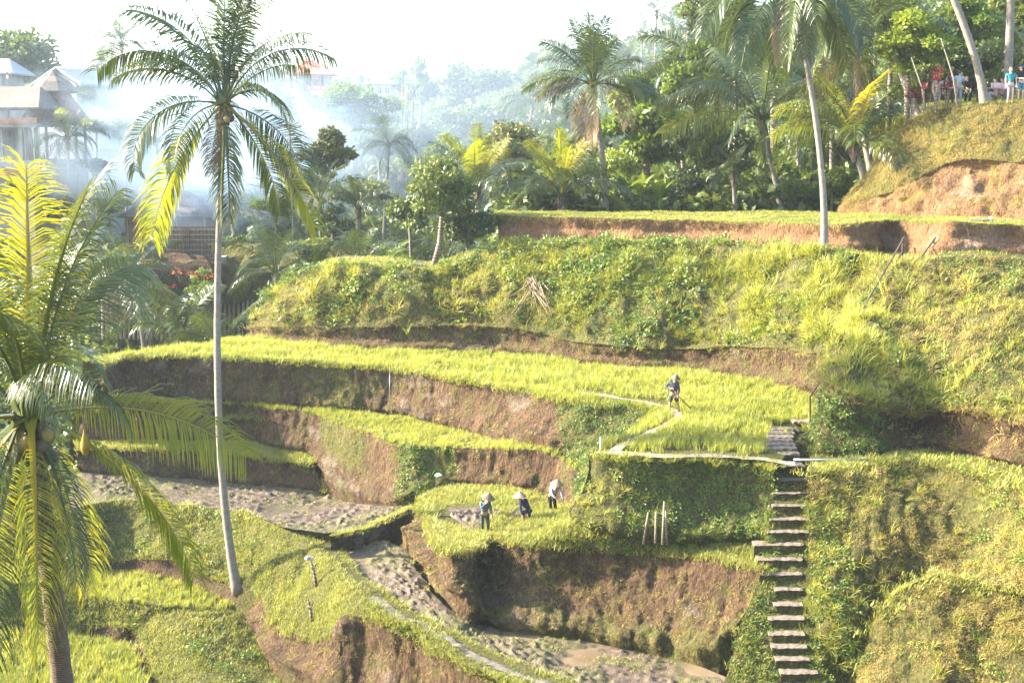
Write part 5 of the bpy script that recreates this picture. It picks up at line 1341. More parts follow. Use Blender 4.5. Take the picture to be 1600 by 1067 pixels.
# ---- exposed roots on the wild slope
e = empty("exposed_roots", surf('S', 832, 442), "tangle of bare roots hanging down the wild slope", "roots"); b0 = np.array(e.location); rr = random.Random(11)
for k in range(22):
    x0, y0 = 832 + rr.uniform(-10, 12), 430 + rr.uniform(-6, 10); x1, y1 = 828 + rr.gauss(0, 26), 478 + rr.uniform(-18, 26)
    pts = []
    for t in (0, .25, .5, .75, 1):
        px, py = x0 + (x1 - x0) * t ** 1.3 + rr.uniform(-2, 2), y0 + (y1 - y0) * t
        q = surf('S', px, py); pts.append(Pd(px, py, q[1] - .28 - .1 * math.sin(3.1 * t)) - b0)
    m = MB(); m.tube(pts, [.03, .028, .022, .015, .008], 5); m.build("root", "root", e)
# ---- handrails
def rail(name, label, segs, posts, rad=.042, mat="rust_metal", parts="bar"):
    b = np.array(posts[0][0]); e = empty(name, b, label, "handrail")
    for a, c in segs:
        m = MB(); m.tube([np.array(a) - b, np.array(c) - b], rad, 6); m.build("bar", mat, e)
    for a, c in posts:
        m = MB(); m.tube([np.array(a) - b, np.array(c) - b], rad * .9, 6); m.build("post", mat, e)
    return e
dA = 57.0
rail("handrail", "long rusty handrail climbing the gully between the wild slope and the right slope", [(Pd(1344, 489, 55.5), Pd(1413, 371, 58.5)), (Pd(1346, 500, 55.5), Pd(1411, 391, 58.5))],
     [(Pd(1410, 424, 58.4), Pd(1410, 372, 58.4)), (Pd(1382, 456, 57.1), Pd(1382, 420, 57.1)), (Pd(1352, 500, 55.8), Pd(1352, 474, 55.8))])
rail("handrail", "short upper handrail right of the long one", [(Pd(1434, 409, 58.2), Pd(1462, 371, 59.2)), (Pd(1436, 418, 58.2), Pd(1460, 386, 59.2))], [(Pd(1459, 400, 59.1), Pd(1459, 373, 59.1)), (Pd(1436, 420, 58.3), Pd(1436, 406, 58.3))])
rail("handrail", "bent lower handrail at the corner of the man's rice field", [(Pd(1265, 621, 51.6), Pd(1287, 588, 52.4)), (Pd(1276, 621, 50.7), Pd(1287, 620, 51.3))], [(Pd(1266, 659, 51.6), Pd(1266, 621, 51.6)), (Pd(1280, 660, 50.9), Pd(1280, 620, 50.9))], .036)
rail("iron_stake", "thin rusty stake in front of the orange bank on the right", [(Pd(1511, 356, 58.2), Pd(1514, 368, 58.2))], [(Pd(1518, 381, 58.2), Pd(1511, 355, 58.2))], .02)
e = empty("upper_steps", Pd(1410, 448, 57.2), "few earth steps beside the long rusty handrail", "stairs"); b0 = np.array(e.location)
for k, (x0, x1, y, d) in enumerate([(1386, 1402, 447, 56.8), (1392, 1408, 437, 57.3), (1398, 1416, 427, 57.8), (1410, 1432, 414, 58.2)]):
    a, b = Pd(x0, y, d), Pd(x1, y, d); slab("step", b[0] - a[0], .5, .2, 420 + k, "step_stone", e, (a + b) / 2 - b0, .05)

# ================================================================ PEOPLE
PENDING = []
def skin_obj(name, mat, parent, pts, edges, radii, root=0, sub=1):
    me = bpy.data.meshes.new(name); me.from_pydata([tuple(map(float, p)) for p in pts], edges, []); me.update()
    o = obj(name, me, parent)
    o.modifiers.new("skin", 'SKIN').use_smooth_shade = True
    if not me.skin_vertices: me.skin_vertices.new()
    for i, v in enumerate(me.skin_vertices[0].data):
        rr_ = radii[i]; v.radius = rr_ if isinstance(rr_, tuple) else (rr_, rr_); v.use_root = (i == root)
    s = o.modifiers.new("sub", 'SUBSURF'); s.levels = sub; s.render_levels = sub
    PENDING.append((o, mat)); return o
def ell(m, c, r, n=12, k=8, rot=None):
    prof = [(math.sin(math.pi * i / k), -math.cos(math.pi * i / k)) for i in range(k + 1)]
    M = Matrix.Diagonal((r[0], r[1], r[2])); 
    if rot is not None: M = Euler(rot).to_matrix() @ M
    m.lathe([(max(.001, a), b) for a, b in prof], c, n, M); return m
def person(label, base, J, shirt, bottom, skinm="skin", hair=None, hat=None, sleeves='long', legs='short', facing=0.0, group=None, hat_tilt=(0, 0, 0), ponytail=False, name="person"):
    """J: joints in metres, x to the right of the picture, y away, z up"""
    e = empty(name, base, label, "person", group)
    if group and group.startswith('workers'): e.scale = (.94, .94, .94)
    g = lambda k: np.array(J[k], float)
    names = ['pelvis', 'waist', 'chest', 'neck', 'headc']
    pts, rad, ed = [], [], []
    def add(p, r_, frm=None):
        pts.append(np.array(p, float)); rad.append(r_)
        if frm is not None: ed.append((frm, len(pts) - 1))
        return len(pts) - 1
    waist = g('pelvis') * .55 + g('chest') * .45
    ip = add(g('pelvis'), (.13, .10)); iw = add(waist, (.12, .09), ip); ic = add(g('chest'), (.15, .10), iw); inn = add(g('chest') * .35 + g('neck') * .65, .06, ic); ik = add(g('neck'), .05, inn); add(g('neck') * .4 + g('head') * .6, .06, ik)
    for sd in ('l', 'r'):
        sh = add(g('sh' + sd), .06, ic); el = add(g('el' + sd), .042, sh); wr = add(g('ha' + sd), .03, el)
        dv = g('ha' + sd) - g('el' + sd); dv /= np.linalg.norm(dv) + 1e-9
        sv = np.cross(dv, (0, 1, .2)); sv /= np.linalg.norm(sv) + 1e-9
        pm = add(g('ha' + sd) + dv * .07, .032, wr)
        for q, ln in ((-.03, .065), (-.01, .08), (.01, .085), (.03, .07)):
            f1 = add(g('ha' + sd) + dv * (.07 + ln * .5) + sv * q * 1.1, .009, pm); add(g('ha' + sd) + dv * (.07 + ln) + sv * q * 1.2 + np.array((0, .0, -.02)), .008, f1)
        add(g('ha' + sd) + dv * .06 + sv * -.065, .01, wr)
        hp = add(g('pelvis') + np.array(((-.09 if sd == 'l' else .09), 0, -.06)), .09, ip)
        kn = add(g('kn' + sd), .055, hp); an = add(g('an' + sd), .038, kn)
        tv = np.array((math.cos(facing), math.sin(facing), 0)) * .15
        add(g('an' + sd) + tv + np.array((0, 0, -.045)), .032, an)
    body = skin_obj("body", skinm, e, pts, ed, rad)
    # clothes
    p2, r2, e2 = [], [], []
    def a2(p, r_, frm=None):
        p2.append(np.array(p, float)); r2.append(r_)
        if frm is not None: e2.append((frm, len(p2) - 1))
        return len(p2) - 1
    b_ = a2(g('pelvis') + (g('waist') if 'waist' in J else (waist - g('pelvis'))) * .1, (.165, .13)); w_ = a2(waist, (.155, .12), b_); c_ = a2(g('chest'), (.18, .13), w_); a2(g('chest') * .4 + g('neck') * .6, .085, c_)
    for sd in ('l', 'r'):
        s_ = a2(g('sh' + sd), .082, c_)
        if sleeves == 'long':
            l_ = a2(g('el' + sd), .06, s_); a2(g('el' + sd) * .12 + g('ha' + sd) * .88, .045, l_)
        elif sleeves == 'short': a2(g('sh' + sd) * .4 + g('el' + sd) * .6, .07, s_)
    skin_obj("shirt", shirt, e, p2, e2, r2)
    p3, r3, e3 = [], [], []
    def a3(p, r_, frm=None):
        p3.append(np.array(p, float)); r3.append(r_)
        if frm is not None: e3.append((frm, len(p3) - 1))
        return len(p3) - 1
    if legs != 'none':
        q0 = a3(g('pelvis') + np.array((0, 0, .02)), (.15, .12))
        for sd in ('l', 'r'):
            h_ = a3(g('pelvis') + np.array(((-.095 if sd == 'l' else .095), 0, -.08)), .105, q0)
            if legs == 'long':
                k_ = a3(g('kn' + sd), .078, h_); a3(g('kn' + sd) * .1 + g('an' + sd) * .9, .06, k_)
            elif legs == 'short': a3((g('pelvis') + np.array(((-.09 if sd == 'l' else .09), 0, -.06))) * .08 + g('kn' + sd) * .92, .092, h_)
            else: a3((g('pelvis') + np.array(((-.09 if sd == 'l' else .09), 0, -.06))) * .6 + g('kn' + sd) * .4, .098, h_)
        skin_obj("trousers" if legs == 'long' else "shorts", bottom, e, p3, e3, r3)
    H = g('head'); m = MB(); ell(m, H, (.078, .095, .115), rot=(0, 0, facing - math.pi / 2))
    fx, fy = math.cos(facing), math.sin(facing)
    fwd = np.array((fx, fy, -.05)); sdv = np.array((-fy, fx, 0))
    m.tube([H + fwd * .085 + np.array((0, 0, .02)), H + fwd * .115 + np.array((0, 0, -.02))], [.008, .016], 5)      # nose
    m.box(H + fwd * .088 + np.array((0, 0, -.055)), (.02, .035, .012), (0, 0, facing))                               # mouth
    for q in (-1, 1): ell(m, H + sdv * .08 * q, (.018, .012, .03), 6, 4, (0, 0, facing))                             # ears
    body["_head"] = 0; HEADS[body.name] = (m.v, m.f)
    m = MB()
    for q in (-1, 1): ell(m, H + fwd * .086 + sdv * .032 * q + np.array((0, 0, .012)), (.011, .011, .008), 6, 4)
    m.build("eyes", "hair_dark", e)
    if hair:
        m = MB(); ell(m, H + np.array((-fx * .018, -fy * .018, .03)), (.088, .1, .105), rot=(0, 0, facing - math.pi / 2))
        if ponytail: m.tube([H + fwd * -.1 + np.array((0, 0, .05)), H + fwd * -.17 + np.array((0, 0, -.02)), H + fwd * -.15 + np.array((0, 0, -.16))], [.03, .035, .012], 6)
        m.build("hair", hair, e, smooth=True)
    if hat == 'cone':
        m = MB(); M = Euler(hat_tilt[:3]).to_matrix(); m.lathe([(.012, .235), (.1, .16), (.2, .075), (.285, .0), (.278, -.006), (.19, .06), (.08, .14), (.005, .21)], H + np.array((0, 0, .045)), 20, M)
        m.build("conical_hat", hat_tilt[3] if len(hat_tilt) > 3 else "hat_straw", e, smooth=False)
    elif hat == 'brim':
        m = MB(); M = Euler(hat_tilt).to_matrix(); m.lathe([(.002, .15), (.06, .145), (.095, .10), (.108, .035), (.2, -.01), (.198, -.02), (.1, .02)], H + np.array((0, 0, .03)), 16, M)
        m.build("brim_hat", "hat_straw", e, smooth=True)
    elif hat == 'cap':
        m = MB(); m.lathe([(.002, .125), (.06, .11), (.095, .06), (.102, .0), (.09, -.01)], H + np.array((0, 0, .03)), 14); m.box(H + fwd * .13 + np.array((0, 0, .035)), (.11, .15, .015), (0, .1, facing))
        m.build("cap", "cloth_navy", e, smooth=False)
    return e
HEADS = {}
def standing(h=1.7, lean=0.0, **kw):
    J = dict(pelvis=(0, 0, .54 * h), chest=(lean * .5, 0, .76 * h), neck=(lean, 0, .86 * h), head=(lean * 1.1, -.01, .935 * h), shl=(-.19 + lean * .8, 0, .81 * h), shr=(.19 + lean * .8, 0, .81 * h), ell=(-.25, .02, .64 * h), elr=(.25, .02, .64 * h), hal=(-.24, -.1, .51 * h), har=(.24, -.1, .51 * h), knl=(-.1, -.03, .285 * h), knr=(.1, -.03, .285 * h), anl=(-.11, .02, .055), anr=(.11, .02, .055))
    J.update(kw); return J
mp = surf('F1', 1053, 646)
man = person("man in grey top and green shorts standing in the rice with a long hoe", Pz(1053, 646, mp[2]), dict(
    pelvis=(-.03, 0, .80), chest=(-.04, -.03, 1.16), neck=(0, -.06, 1.33), head=(.035, -.10, 1.44), shl=(-.21, 0, 1.25), shr=(.13, -.03, 1.25), ell=(-.37, -.05, 1.05), hal=(-.17, -.26, 1.07), elr=(.17, -.08, .98), har=(.12, -.26, .80), knl=(-.17, -.02, .44), knr=(.13, -.04, .44), anl=(-.17, .0, .06), anr=(.2, -.02, .06)),
    "cloth_grey", "cloth_green", hat='brim', sleeves='long', legs='short', facing=R(-62), hat_tilt=(.25, .15, 0))
mb = np.array(man.location)
stick_p = surf('F1', 1087, 646)
tube_thing("long_hoe", "long dark hoe held by the man in the rice field", "tool", [Pz(1087, 646, mp[2] + .03), mb + np.array((.12, -.27, .80)) * 1.0 + (.03, 0, -.06), mb + np.array((-.02, -.30, .97))], [.03, .02, .018], "wood", n=7)
WG = "workers bending in the ploughed terrace"
person("upright worker in a teal shirt and conical hat holding a hand to the face", Pz(759, 830, T3Z), dict(
    pelvis=(-.05, 0, .74), chest=(-.03, -.04, 1.06), neck=(.04, -.08, 1.24), head=(.09, -.12, 1.34), shl=(-.2, 0, 1.16), shr=(.15, -.02, 1.16), ell=(-.16, -.2, .98), hal=(.04, -.22, 1.2), elr=(.2, -.06, .9), har=(.24, -.16, .72), knl=(-.13, -.04, .4), knr=(.09, -.04, .4), anl=(-.14, .02, .05), anr=(.1, .02, .05)),
    "cloth_teal", "cloth_green", hat='cone', sleeves='long', legs='long', facing=R(-50), hat_tilt=(.12, .28, 0), group=WG)
person("crouching worker in dark purple with a pale conical hat, middle of the three", Pz(818, 812, T3Z), dict(
    pelvis=(.2, .05, .42), chest=(.02, -.05, .74), neck=(-.1, -.1, .86), head=(-.15, -.13, .95), shl=(-.12, -.18, .78), shr=(.08, .1, .8), ell=(-.12, -.24, .5), hal=(-.04, -.3, .25), elr=(.12, -.12, .52), har=(.1, -.26, .26), knl=(-.02, -.2, .44), knr=(.22, -.2, .44), anl=(.04, .06, .05), anr=(.26, .04, .05)),
    "cloth_navy", "cloth_navy", hat='cone', sleeves='long', legs='long', facing=R(200), hat_tilt=(0, -.05, 0, "hat_straw_pale"), group=WG)
person("bending worker in a pale checked shirt and conical hat, rightmost of the three", Pz(866, 800, T3Z), dict(
    pelvis=(-.1, .05, .72), chest=(.02, -.08, .98), neck=(.08, -.14, 1.1), head=(.1, -.2, 1.18), shl=(-.14, -.06, 1.06), shr=(.2, -.1, 1.04), ell=(-.1, -.26, .82), hal=(.12, -.34, .62), elr=(.3, -.2, .78), har=(.34, -.34, .56), knl=(-.16, -.02, .4), knr=(.02, -.04, .4), anl=(-.14, .06, .05), anr=(.06, .05, .05)),
    "cloth_plaid", "cloth_black", hat='cone', sleeves='long', legs='long', facing=R(-40), hat_tilt=(.15, .1, 0, "hat_straw_pale"), group=WG)
# visitors on the lookout
def look(px, py, dd=0.0):
    q = surf('HT', px, py); return np.array((Pd(px, py, q[1])[0], q[1] + dd, q[2]))
def lk(px, d):
    x = Pd(px, 160, d)[0]; V = GRIDS['HT'].reshape(-1, 3); i = np.argmin((V[:, 0] - x) ** 2 + (V[:, 1] - d) ** 2)
    return np.array((x, d, V[i, 2]))
VG = "visitors on the lookout"
person("standing woman in a turquoise top and pale shorts at the right end of the lookout", lk(1578, 69.1), standing(1.66, -.03, elr=(.26, .02, 1.05), hal=(-.26, -.08, .82)), "cloth_turquoise", "cloth_denim", "skin_light", "hair_fair", sleeves='short', legs='brief', facing=R(-110), group=VG)
person("standing man in a black T-shirt, blue shorts and dark cap at the right edge", lk(1594, 69.6), standing(1.76, -.05, hal=(-.1, -.25, 1.1), ell=(-.3, -.05, 1.12)), "cloth_black", "cloth_blue", "skin_light", "hair_dark", hat='cap', sleeves='short', legs='short', facing=R(195), group=VG)
def sitting(lean=0., dirx=1, h=.45):
    return dict(pelvis=(0, 0, h), chest=(lean * .6, 0, h + .36), neck=(lean, 0, h + .52), head=(lean * 1.1, -.02, h + .65), shl=(-.18 + lean * .8, -.02, h + .45), shr=(.18 + lean * .8, -.02, h + .45), ell=(-.2 + dirx * .06, -.14, h + .2), elr=(.2 + dirx * .06, -.12, h + .2), hal=(dirx * .22 - .05, -.25, h + .22), har=(dirx * .22 + .1, -.22, h + .22), knl=(dirx * .36 - .06, -.16, h + .04), knr=(dirx * .36 + .08, .06, h + .04), anl=(dirx * .38 - .05, -.18, .06), anr=(dirx * .38 + .08, .04, .06))
bench = lambda p, w, lb: None
person("seated woman in black with tied-up hair left of the picnic table", lk(1531, 71.5), sitting(.05, 1, .46), "cloth_black", "cloth_denim", "skin_light", "hair_fair", sleeves='short', legs='short', facing=R(-30), group=VG, ponytail=True)
person("seated woman in pale pink right of the picnic table", lk(1556, 71.1), sitting(-.08, -1, .46), "cloth_pink", "cloth_white", "skin_light", "hair_dark", sleeves='short', legs='long', facing=R(180), group=VG)
person("seated visitor in dusky pink behind the turquoise woman", lk(1566, 72.0), sitting(-.05, -1, .46), "cloth_pink", "cloth_brown", "skin_light", "hair_dark", sleeves='long', legs='long', facing=R(200), group=VG)
person("standing visitor in a long grey-blue dress left of the leaning trunk", lk(1497, 71.4), standing(1.66, .02), "cloth_greydress", "cloth_greydress", "skin_light", "hair_dark", sleeves='short', legs='long', facing=R(70), group=VG)
person("stooping visitor in black beside the leaning trunk", lk(1511, 70.8), standing(1.6, .0, pelvis=(.05, 0, .72), chest=(-.02, -.1, 1.0), neck=(-.1, -.15, 1.12), head=(-.15, -.18, 1.22), shl=(-.2, -.1, 1.04), shr=(.14, -.06, 1.06), ell=(-.24, -.2, .82), elr=(.16, -.2, .84), hal=(-.18, -.3, .66), har=(.06, -.3, .66), knl=(-.1, -.12, .44), knr=(.12, -.1, .44)), "cloth_black", "cloth_black", "skin_light", "hair_fair", sleeves='long', legs='long', facing=R(210), group=VG)
person("visitor in a pale top half hidden behind the red plants", lk(1464, 71.8), standing(1.62, .03), "cloth_white", "cloth_denim", "skin_light", "hair_dark", sleeves='short', legs='short', facing=R(-60), group=VG)
person("visitor in blue standing behind the red plants next to the grey dress", lk(1485, 72.4), standing(1.7, -.02), "cloth_denim", "cloth_brown", "skin_light", "hair_dark", sleeves='short', legs='long', facing=R(100), group=VG)
tp = lk(1543, 71.2)
e = empty("picnic_table", tp, "small wooden table between the seated visitors", "table")
m = MB(); [m.box((0, (k - 2) * .15, .72), (1.1, .135, .04)) for k in range(5)]
for k in range(5): q = MB(); q.box((0, (k - 2) * .15, .72), (1.1, .135, .04)); q.build("plank", "pale_wood", e)
for sx in (-.45, .45):
    for sy in (-.25, .25): q = MB(); q.box((sx, sy, .35), (.07, .07, .7)); q.build("leg", "wood", e)
for px, d, lb in ((1531, 71.55, "low wooden stool under the seated woman in black"), (1556, 71.15, "low wooden stool under the woman in pale pink"), (1566, 72.05, "low wooden stool under the visitor in dusky pink")):
    e = empty("stool", lk(px, d), lb, "stool"); q = MB(); q.box((0, 0, .37), (.36, .3, .04)); q.build("seat", "wood", e)
    for sx in (-.14, .14):
        for sy in (-.11, .11): q = MB(); q.box((sx, sy, .175), (.04, .04, .35)); q.build("leg", "wood", e)
# apply the skinned bodies in one go
dg = bpy.context.evaluated_depsgraph_get()
made = [(o, bpy.data.meshes.new_from_object(o.evaluated_get(dg)), m_) for o, m_ in PENDING]
for o, me, m_ in made:
    o.modifiers.clear(); nm = o.name.split('.')[0]
    if o.name in HEADS:
        hv, hf = HEADS[o.name]; n = len(me.vertices)
        vs_ = [tuple(v.co) for v in me.vertices] + hv; fs_ = [tuple(p.vertices) for p in me.polygons] + [tuple(i + n for i in f) for f in hf]
        me = mesh_from(nm, vs_, fs_, None, True); del o["_head"]
    me.name = nm; me.materials.clear(); me.materials.append(MATS[m_]); 
    me.polygons.foreach_set("use_smooth", np.ones(len(me.polygons), dtype=bool))
    o.data = me

# ================================================================ RED PLANTS, FLOWERING TREE
def red_plant(label, base, h, n, seed, mat="red_leaf"):
    r = np.random.RandomState(seed); e = empty("red_leaved_plant", base, label, "plant", "red-leaved plants on the lookout")
    for k in range(n):
        a = r.uniform(0, 6.28); q = r.uniform(.05, .4); hh = h * r.uniform(.6, 1.0); top = np.array((math.cos(a) * q, math.sin(a) * q, hh))
        m = MB(); m.tube([(top[0] * .3, top[1] * .3, -.1), top * .5, top], [.022, .018, .014], 5); m.build("stem", "tree_bark", e)
        V, F = [], []
        for j in range(13):
            b = j * 2.4; el = r.uniform(-.2, 1.3); d = np.array((math.cos(b) * math.cos(el), math.sin(b) * math.cos(el), math.sin(el)))
            leaf_quad(V, F, top, d, np.array((0, 0, 1.)) + r.normal(size=3) * .3, r.uniform(.25, .42), .09)
        o = obj("leaf_rosette", mesh_from("leaf_rosette", V, F, mat), e)
for k, (px, d, h, n, lb) in enumerate([(1428, 70.7, 1.25, 5, "leftmost red-leaved plant by the leaning mossy trunk"), (1442, 70.6, 1.2, 4, "second red-leaved plant from the left on the lookout"), (1462, 70.4, 1.9, 8, "large crimson-leaved plant in the middle of the row"), (1478, 70.7, 1.4, 6, "crimson plant right of the largest one"), (1452, 71.8, 2.6, 3, "tall thin red-topped plant behind the row")]):
    red_plant(lb, lk(px, d), h, n, 500 + k)
for k, (px, d, tp_, lb) in enumerate([(1497, 69.6, (1470, 60), "thin pale sapling leaning left in front of the grey dress"), (1447, 70.4, (1424, 90), "thin pale sapling between the red-leaved plants")]):
    b = lk(px, d); t = Pd(*tp_, d); tube_thing("sapling", lb, "sapling", [b, b * .6 + t * .4 + (.1, 0, .1), t], [.06, .045, .02], "palm_bark", None, 6)
e = T("small flowering tree with orange-red blossoms in the valley", 325, 455, 86, 34, 34, FINE[2], "weed_leaf", None, 150, name="flowering_tree")
cr = [c for c in e.children if c.name.startswith("crown")][0]
for k, (px, py) in enumerate([(272, 428), (280, 427), (296, 428), (313, 434), (321, 435), (333, 433), (260, 450), (273, 449), (305, 430)]):
    r = np.random.RandomState(k); V, F = [], []
    for j in range(14):
        d = r.normal(size=3); d[2] = abs(d[2]); d /= np.linalg.norm(d); leaf_quad(V, F, d * .05, d, r.normal(size=3), .2, .12)
    obj("blossom", mesh_from("blossom", V, F, "flower_red"), e, Pd(px, py, 84.4) - np.array(e.location))

# ================================================================ BUILDINGS ACROSS THE VALLEY
def hip_roof(m, c, w, dp, h, over=.5, ridge=.35):
    x, y = w / 2 + over, dp / 2 + over; rx = w / 2 * ridge; t = .12
    m.add([(c[0] - x, c[1] - y, c[2]), (c[0] + x, c[1] - y, c[2]), (c[0] + x, c[1] + y, c[2]), (c[0] - x, c[1] + y, c[2]), (c[0] - rx, c[1], c[2] + h), (c[0] + rx, c[1], c[2] + h),
           (c[0] - x, c[1] - y, c[2] - t), (c[0] + x, c[1] - y, c[2] - t), (c[0] + x, c[1] + y, c[2] - t), (c[0] - x, c[1] + y, c[2] - t)],
          [(0, 1, 5, 4), (1, 2, 5), (2, 3, 4, 5), (3, 0, 4), (6, 7, 1, 0), (7, 8, 2, 1), (8, 9, 3, 2), (9, 6, 0, 3), (9, 8, 7, 6)])
def bx(e, name, mat, px0, px1, py0, py1, d, dep, off=0.0, bevel=0.0):
    """a box seen between pixel columns px0..px1 and rows py0..py1 with its front face at distance d"""
    a, b = Pd(px0, py0, d), Pd(px1, py1, d); l = np.array(e.location)
    m = MB(); m.box(((a[0] + b[0]) / 2 - l[0], d + dep / 2 - l[1], (a[2] + b[2]) / 2 - l[2]), (abs(b[0] - a[0]), dep, abs(a[2] - b[2])))
    return m.build(name, mat, e, bevel=bevel)
def slats(e, name, mat, px0, px1, py0, py1, d, n, wpx, rnd_=None):
    for k in range(n):
        x = px0 + (px1 - px0) * (k + .5) / n; j = (rnd_.uniform(-1, 1) if rnd_ else 0)
        bx(e, name, mat, x - wpx / 2 + j, x + wpx / 2 + j, py0 + (rnd_.uniform(-3, 3) if rnd_ else 0), py1, d + (rnd_.uniform(-.05, .05) if rnd_ else 0), .1)
# balcony building at the left edge
d = 98.0; e = empty("balcony_building", on_ground(10, d + 3, 0), "unfinished concrete building with two balconies at the left edge", "building")
bx(e, "lower_wall", "concrete", -70, 56, 276, 372, d + .8, 6)
bx(e, "floor_slab", "concrete", -75, 62, 268, 277, d, 7.5)
bx(e, "parapet", "brick_band", -75, 64, 263, 273, d - .15, .2)
bx(e, "parapet", "grey_wall", -75, 60, 251, 262, d + .1, .15)
for x0, x1 in ((-30, -24), (0, 6), (28, 37)): bx(e, "column", "concrete", x0, x1, 196, 268, d + .5, .4)
bx(e, "back_wall", "grey_wall", -70, 50, 196, 268, d + 5, .3)
for x0, x1 in ((6, 24), (-20, -4)):
    w_ = bx(e, "window", "dark_glass", x0, x1, 205, 250, d + 4.9, .1); bx(e, "mullion", "wood", (x0 + x1) / 2 - 1, (x0 + x1) / 2 + 1, 205, 250, d + 4.8, .08).parent = w_
bx(e, "upper_slab", "concrete", -75, 56, 193, 199, d, 7)
bx(e, "upper_parapet", "brick_band", -75, 57, 184, 194, d - .15, .2)
slats(e, "curtain_rod", "rust_metal", 40, 58, 200, 252, d + .2, 6, .8, random.Random(3))
for x0, x1 in ((2, 13), (40, 46)): bx(e, "upper_column", "concrete", x0, x1, 166, 184, d + 1, .4)
l = np.array(e.location); a, b = Pd(-80, 168, d), Pd(56, 168, d); m = MB()
hip_roof(m, ((a[0] + b[0]) / 2 - l[0], d + 3.4 - l[1], a[2] - l[2]), b[0] - a[0], 6.5, 1.5, .2, .75); m.build("thatch_roof", "thatch", e)
# thatched pavilion
d = 104.0; e = empty("thatched_pavilion", on_ground(92, d, 0), "brown thatched pavilion with a stepped pointed roof behind the balcony building", "building"); l = np.array(e.location); k_ = d / FPX
ap = Pd(91, 112, d); ev = Pd(91, 143, d); ev2 = Pd(92, 192, d)
M4 = Matrix.Rotation(.5, 3, 'Z')
m = MB(); m.lathe([(.15, ap[2] - l[2]), (.5, ap[2] - l[2] - .35), (35 * k_ * .7, (ap[2] + ev[2]) / 2 - l[2]), (36 * k_ * 1.05, ev[2] - l[2]), (34 * k_, ev[2] - l[2] - .15)], (0, 0, 0), 8, M4); m.build("upper_roof", "thatch", e)
m = MB(); m.lathe([(20 * k_, ev[2] - l[2] + .1), (56 * k_, ev2[2] - l[2]), (54 * k_, ev2[2] - l[2] - .2)], (0, 0, 0), 6, M4); m.build("lower_roof", "thatch_red", e)
for q in range(6):
    a = q * math.pi / 3 + .5; m = MB(); z1 = ev2[2] - l[2]; m.tube([(math.cos(a) * 44 * k_, math.sin(a) * 44 * k_, z1 - 2.6), (math.cos(a) * 44 * k_, math.sin(a) * 44 * k_, z1 + .5)], .11, 8); m.build("post", "wood", e)
m = MB(); z1 = ev2[2] - l[2]; m.lathe([(46 * k_, -.3), (46 * k_, z1 - 2.6), (.01, z1 - 2.59)], (0, 0, 0), 6, M4); m.build("plinth", "concrete", e)
# grey gabled house
d = 112.0; e = empty("gabled_house", on_ground(105, d + 3, 0), "grey house with a steep gable behind the thatched pavilion", "house"); l = np.array(e.location)
A, B, C_ = Pd(88, 106, d) - l, Pd(46, 136, d) - l, Pd(124, 130, d - 1) - l; off = np.array((4.6, 6.5, 0.0))
m = MB(); n_ = (0, 0, .16)
for p_, q_ in ((A, B), (A, C_)):
    v = [p_, q_ + (q_ - p_) * .04, q_ + (q_ - p_) * .04 + off, p_ + off]; v2 = [x - np.array(n_) for x in v]
    m.add(v + v2, [(0, 1, 2, 3), (7, 6, 5, 4), (0, 4, 5, 1), (1, 5, 6, 2), (2, 6, 7, 3), (3, 7, 4, 0)])
m.build("roof", "grey_roof", e)
m = MB(); m.tube([B + (-.1, -.08, -.05), A + (0, -.08, 0), C_ + (.1, -.08, -.05)], .1, 4); m.build("gable_edge", "roof_edge", e)
m = MB(); i_ = np.array((0, .35, -.2)); m.prism([tuple(A + i_), tuple(B + i_ + (.3, 0, 0)), tuple(C_ + i_ + (-.3, 0, 0))], (0, 0, 0), tuple(off * .9)); m.build("gable", "grey_wall", e)
zb = -.2; m = MB(); pl = [B + i_ + (.5, .1, .1), C_ + i_ + (-.4, .1, .1)]
m.prism([(pl[0][0], pl[0][1], zb), (pl[1][0], pl[1][1], zb), (pl[1][0], pl[1][1], pl[1][2]), (pl[0][0], pl[0][1], pl[1][2])], (0, 0, 0), tuple(off * .88)); m.build("wall", "grey_wall", e)
for t in (.15, .45, .75):
    q = pl[0] * (1 - t) + pl[1] * t; m = MB(); m.box((q[0] + .3, q[1] - .03, pl[1][2] - 1.1), (.8, .08, 1.1)); w_ = m.build("window", "dark_glass", e); m = MB(); m.box((q[0] + .3, q[1] - .1, pl[1][2] - 1.1), (.06, .06, 1.1)); m.build("mullion", "pale_wood", w_)
# low roof corner at the far left
d = 116.0; e = empty("blue_roofed_house", on_ground(-10, d + 2, 0), "house corner with a pale blue roof at the far left edge", "house"); l = np.array(e.location)
bx(e, "wall", "grey_wall", -60, 9, 113, 230, d + .5, 5); m = MB(); a, b = Pd(-70, 113, d), Pd(17, 113, d); hip_roof(m, ((a[0] + b[0]) / 2 - l[0], d + 3 - l[1], a[2] - l[2]), b[0] - a[0], 5.5, 1.2, .05, .5); m.build("roof", "roof_edge", e)
bx(e, "flag_pole", "steel", 10.6, 11.4, 108, 135, d - .2, .04); bx(e, "flag", "banner_red", 9.5, 13, 113, 118, d - .25, .03); bx(e, "flag", "banner_white", 9.5, 13, 118, 123, d - .25, .03)
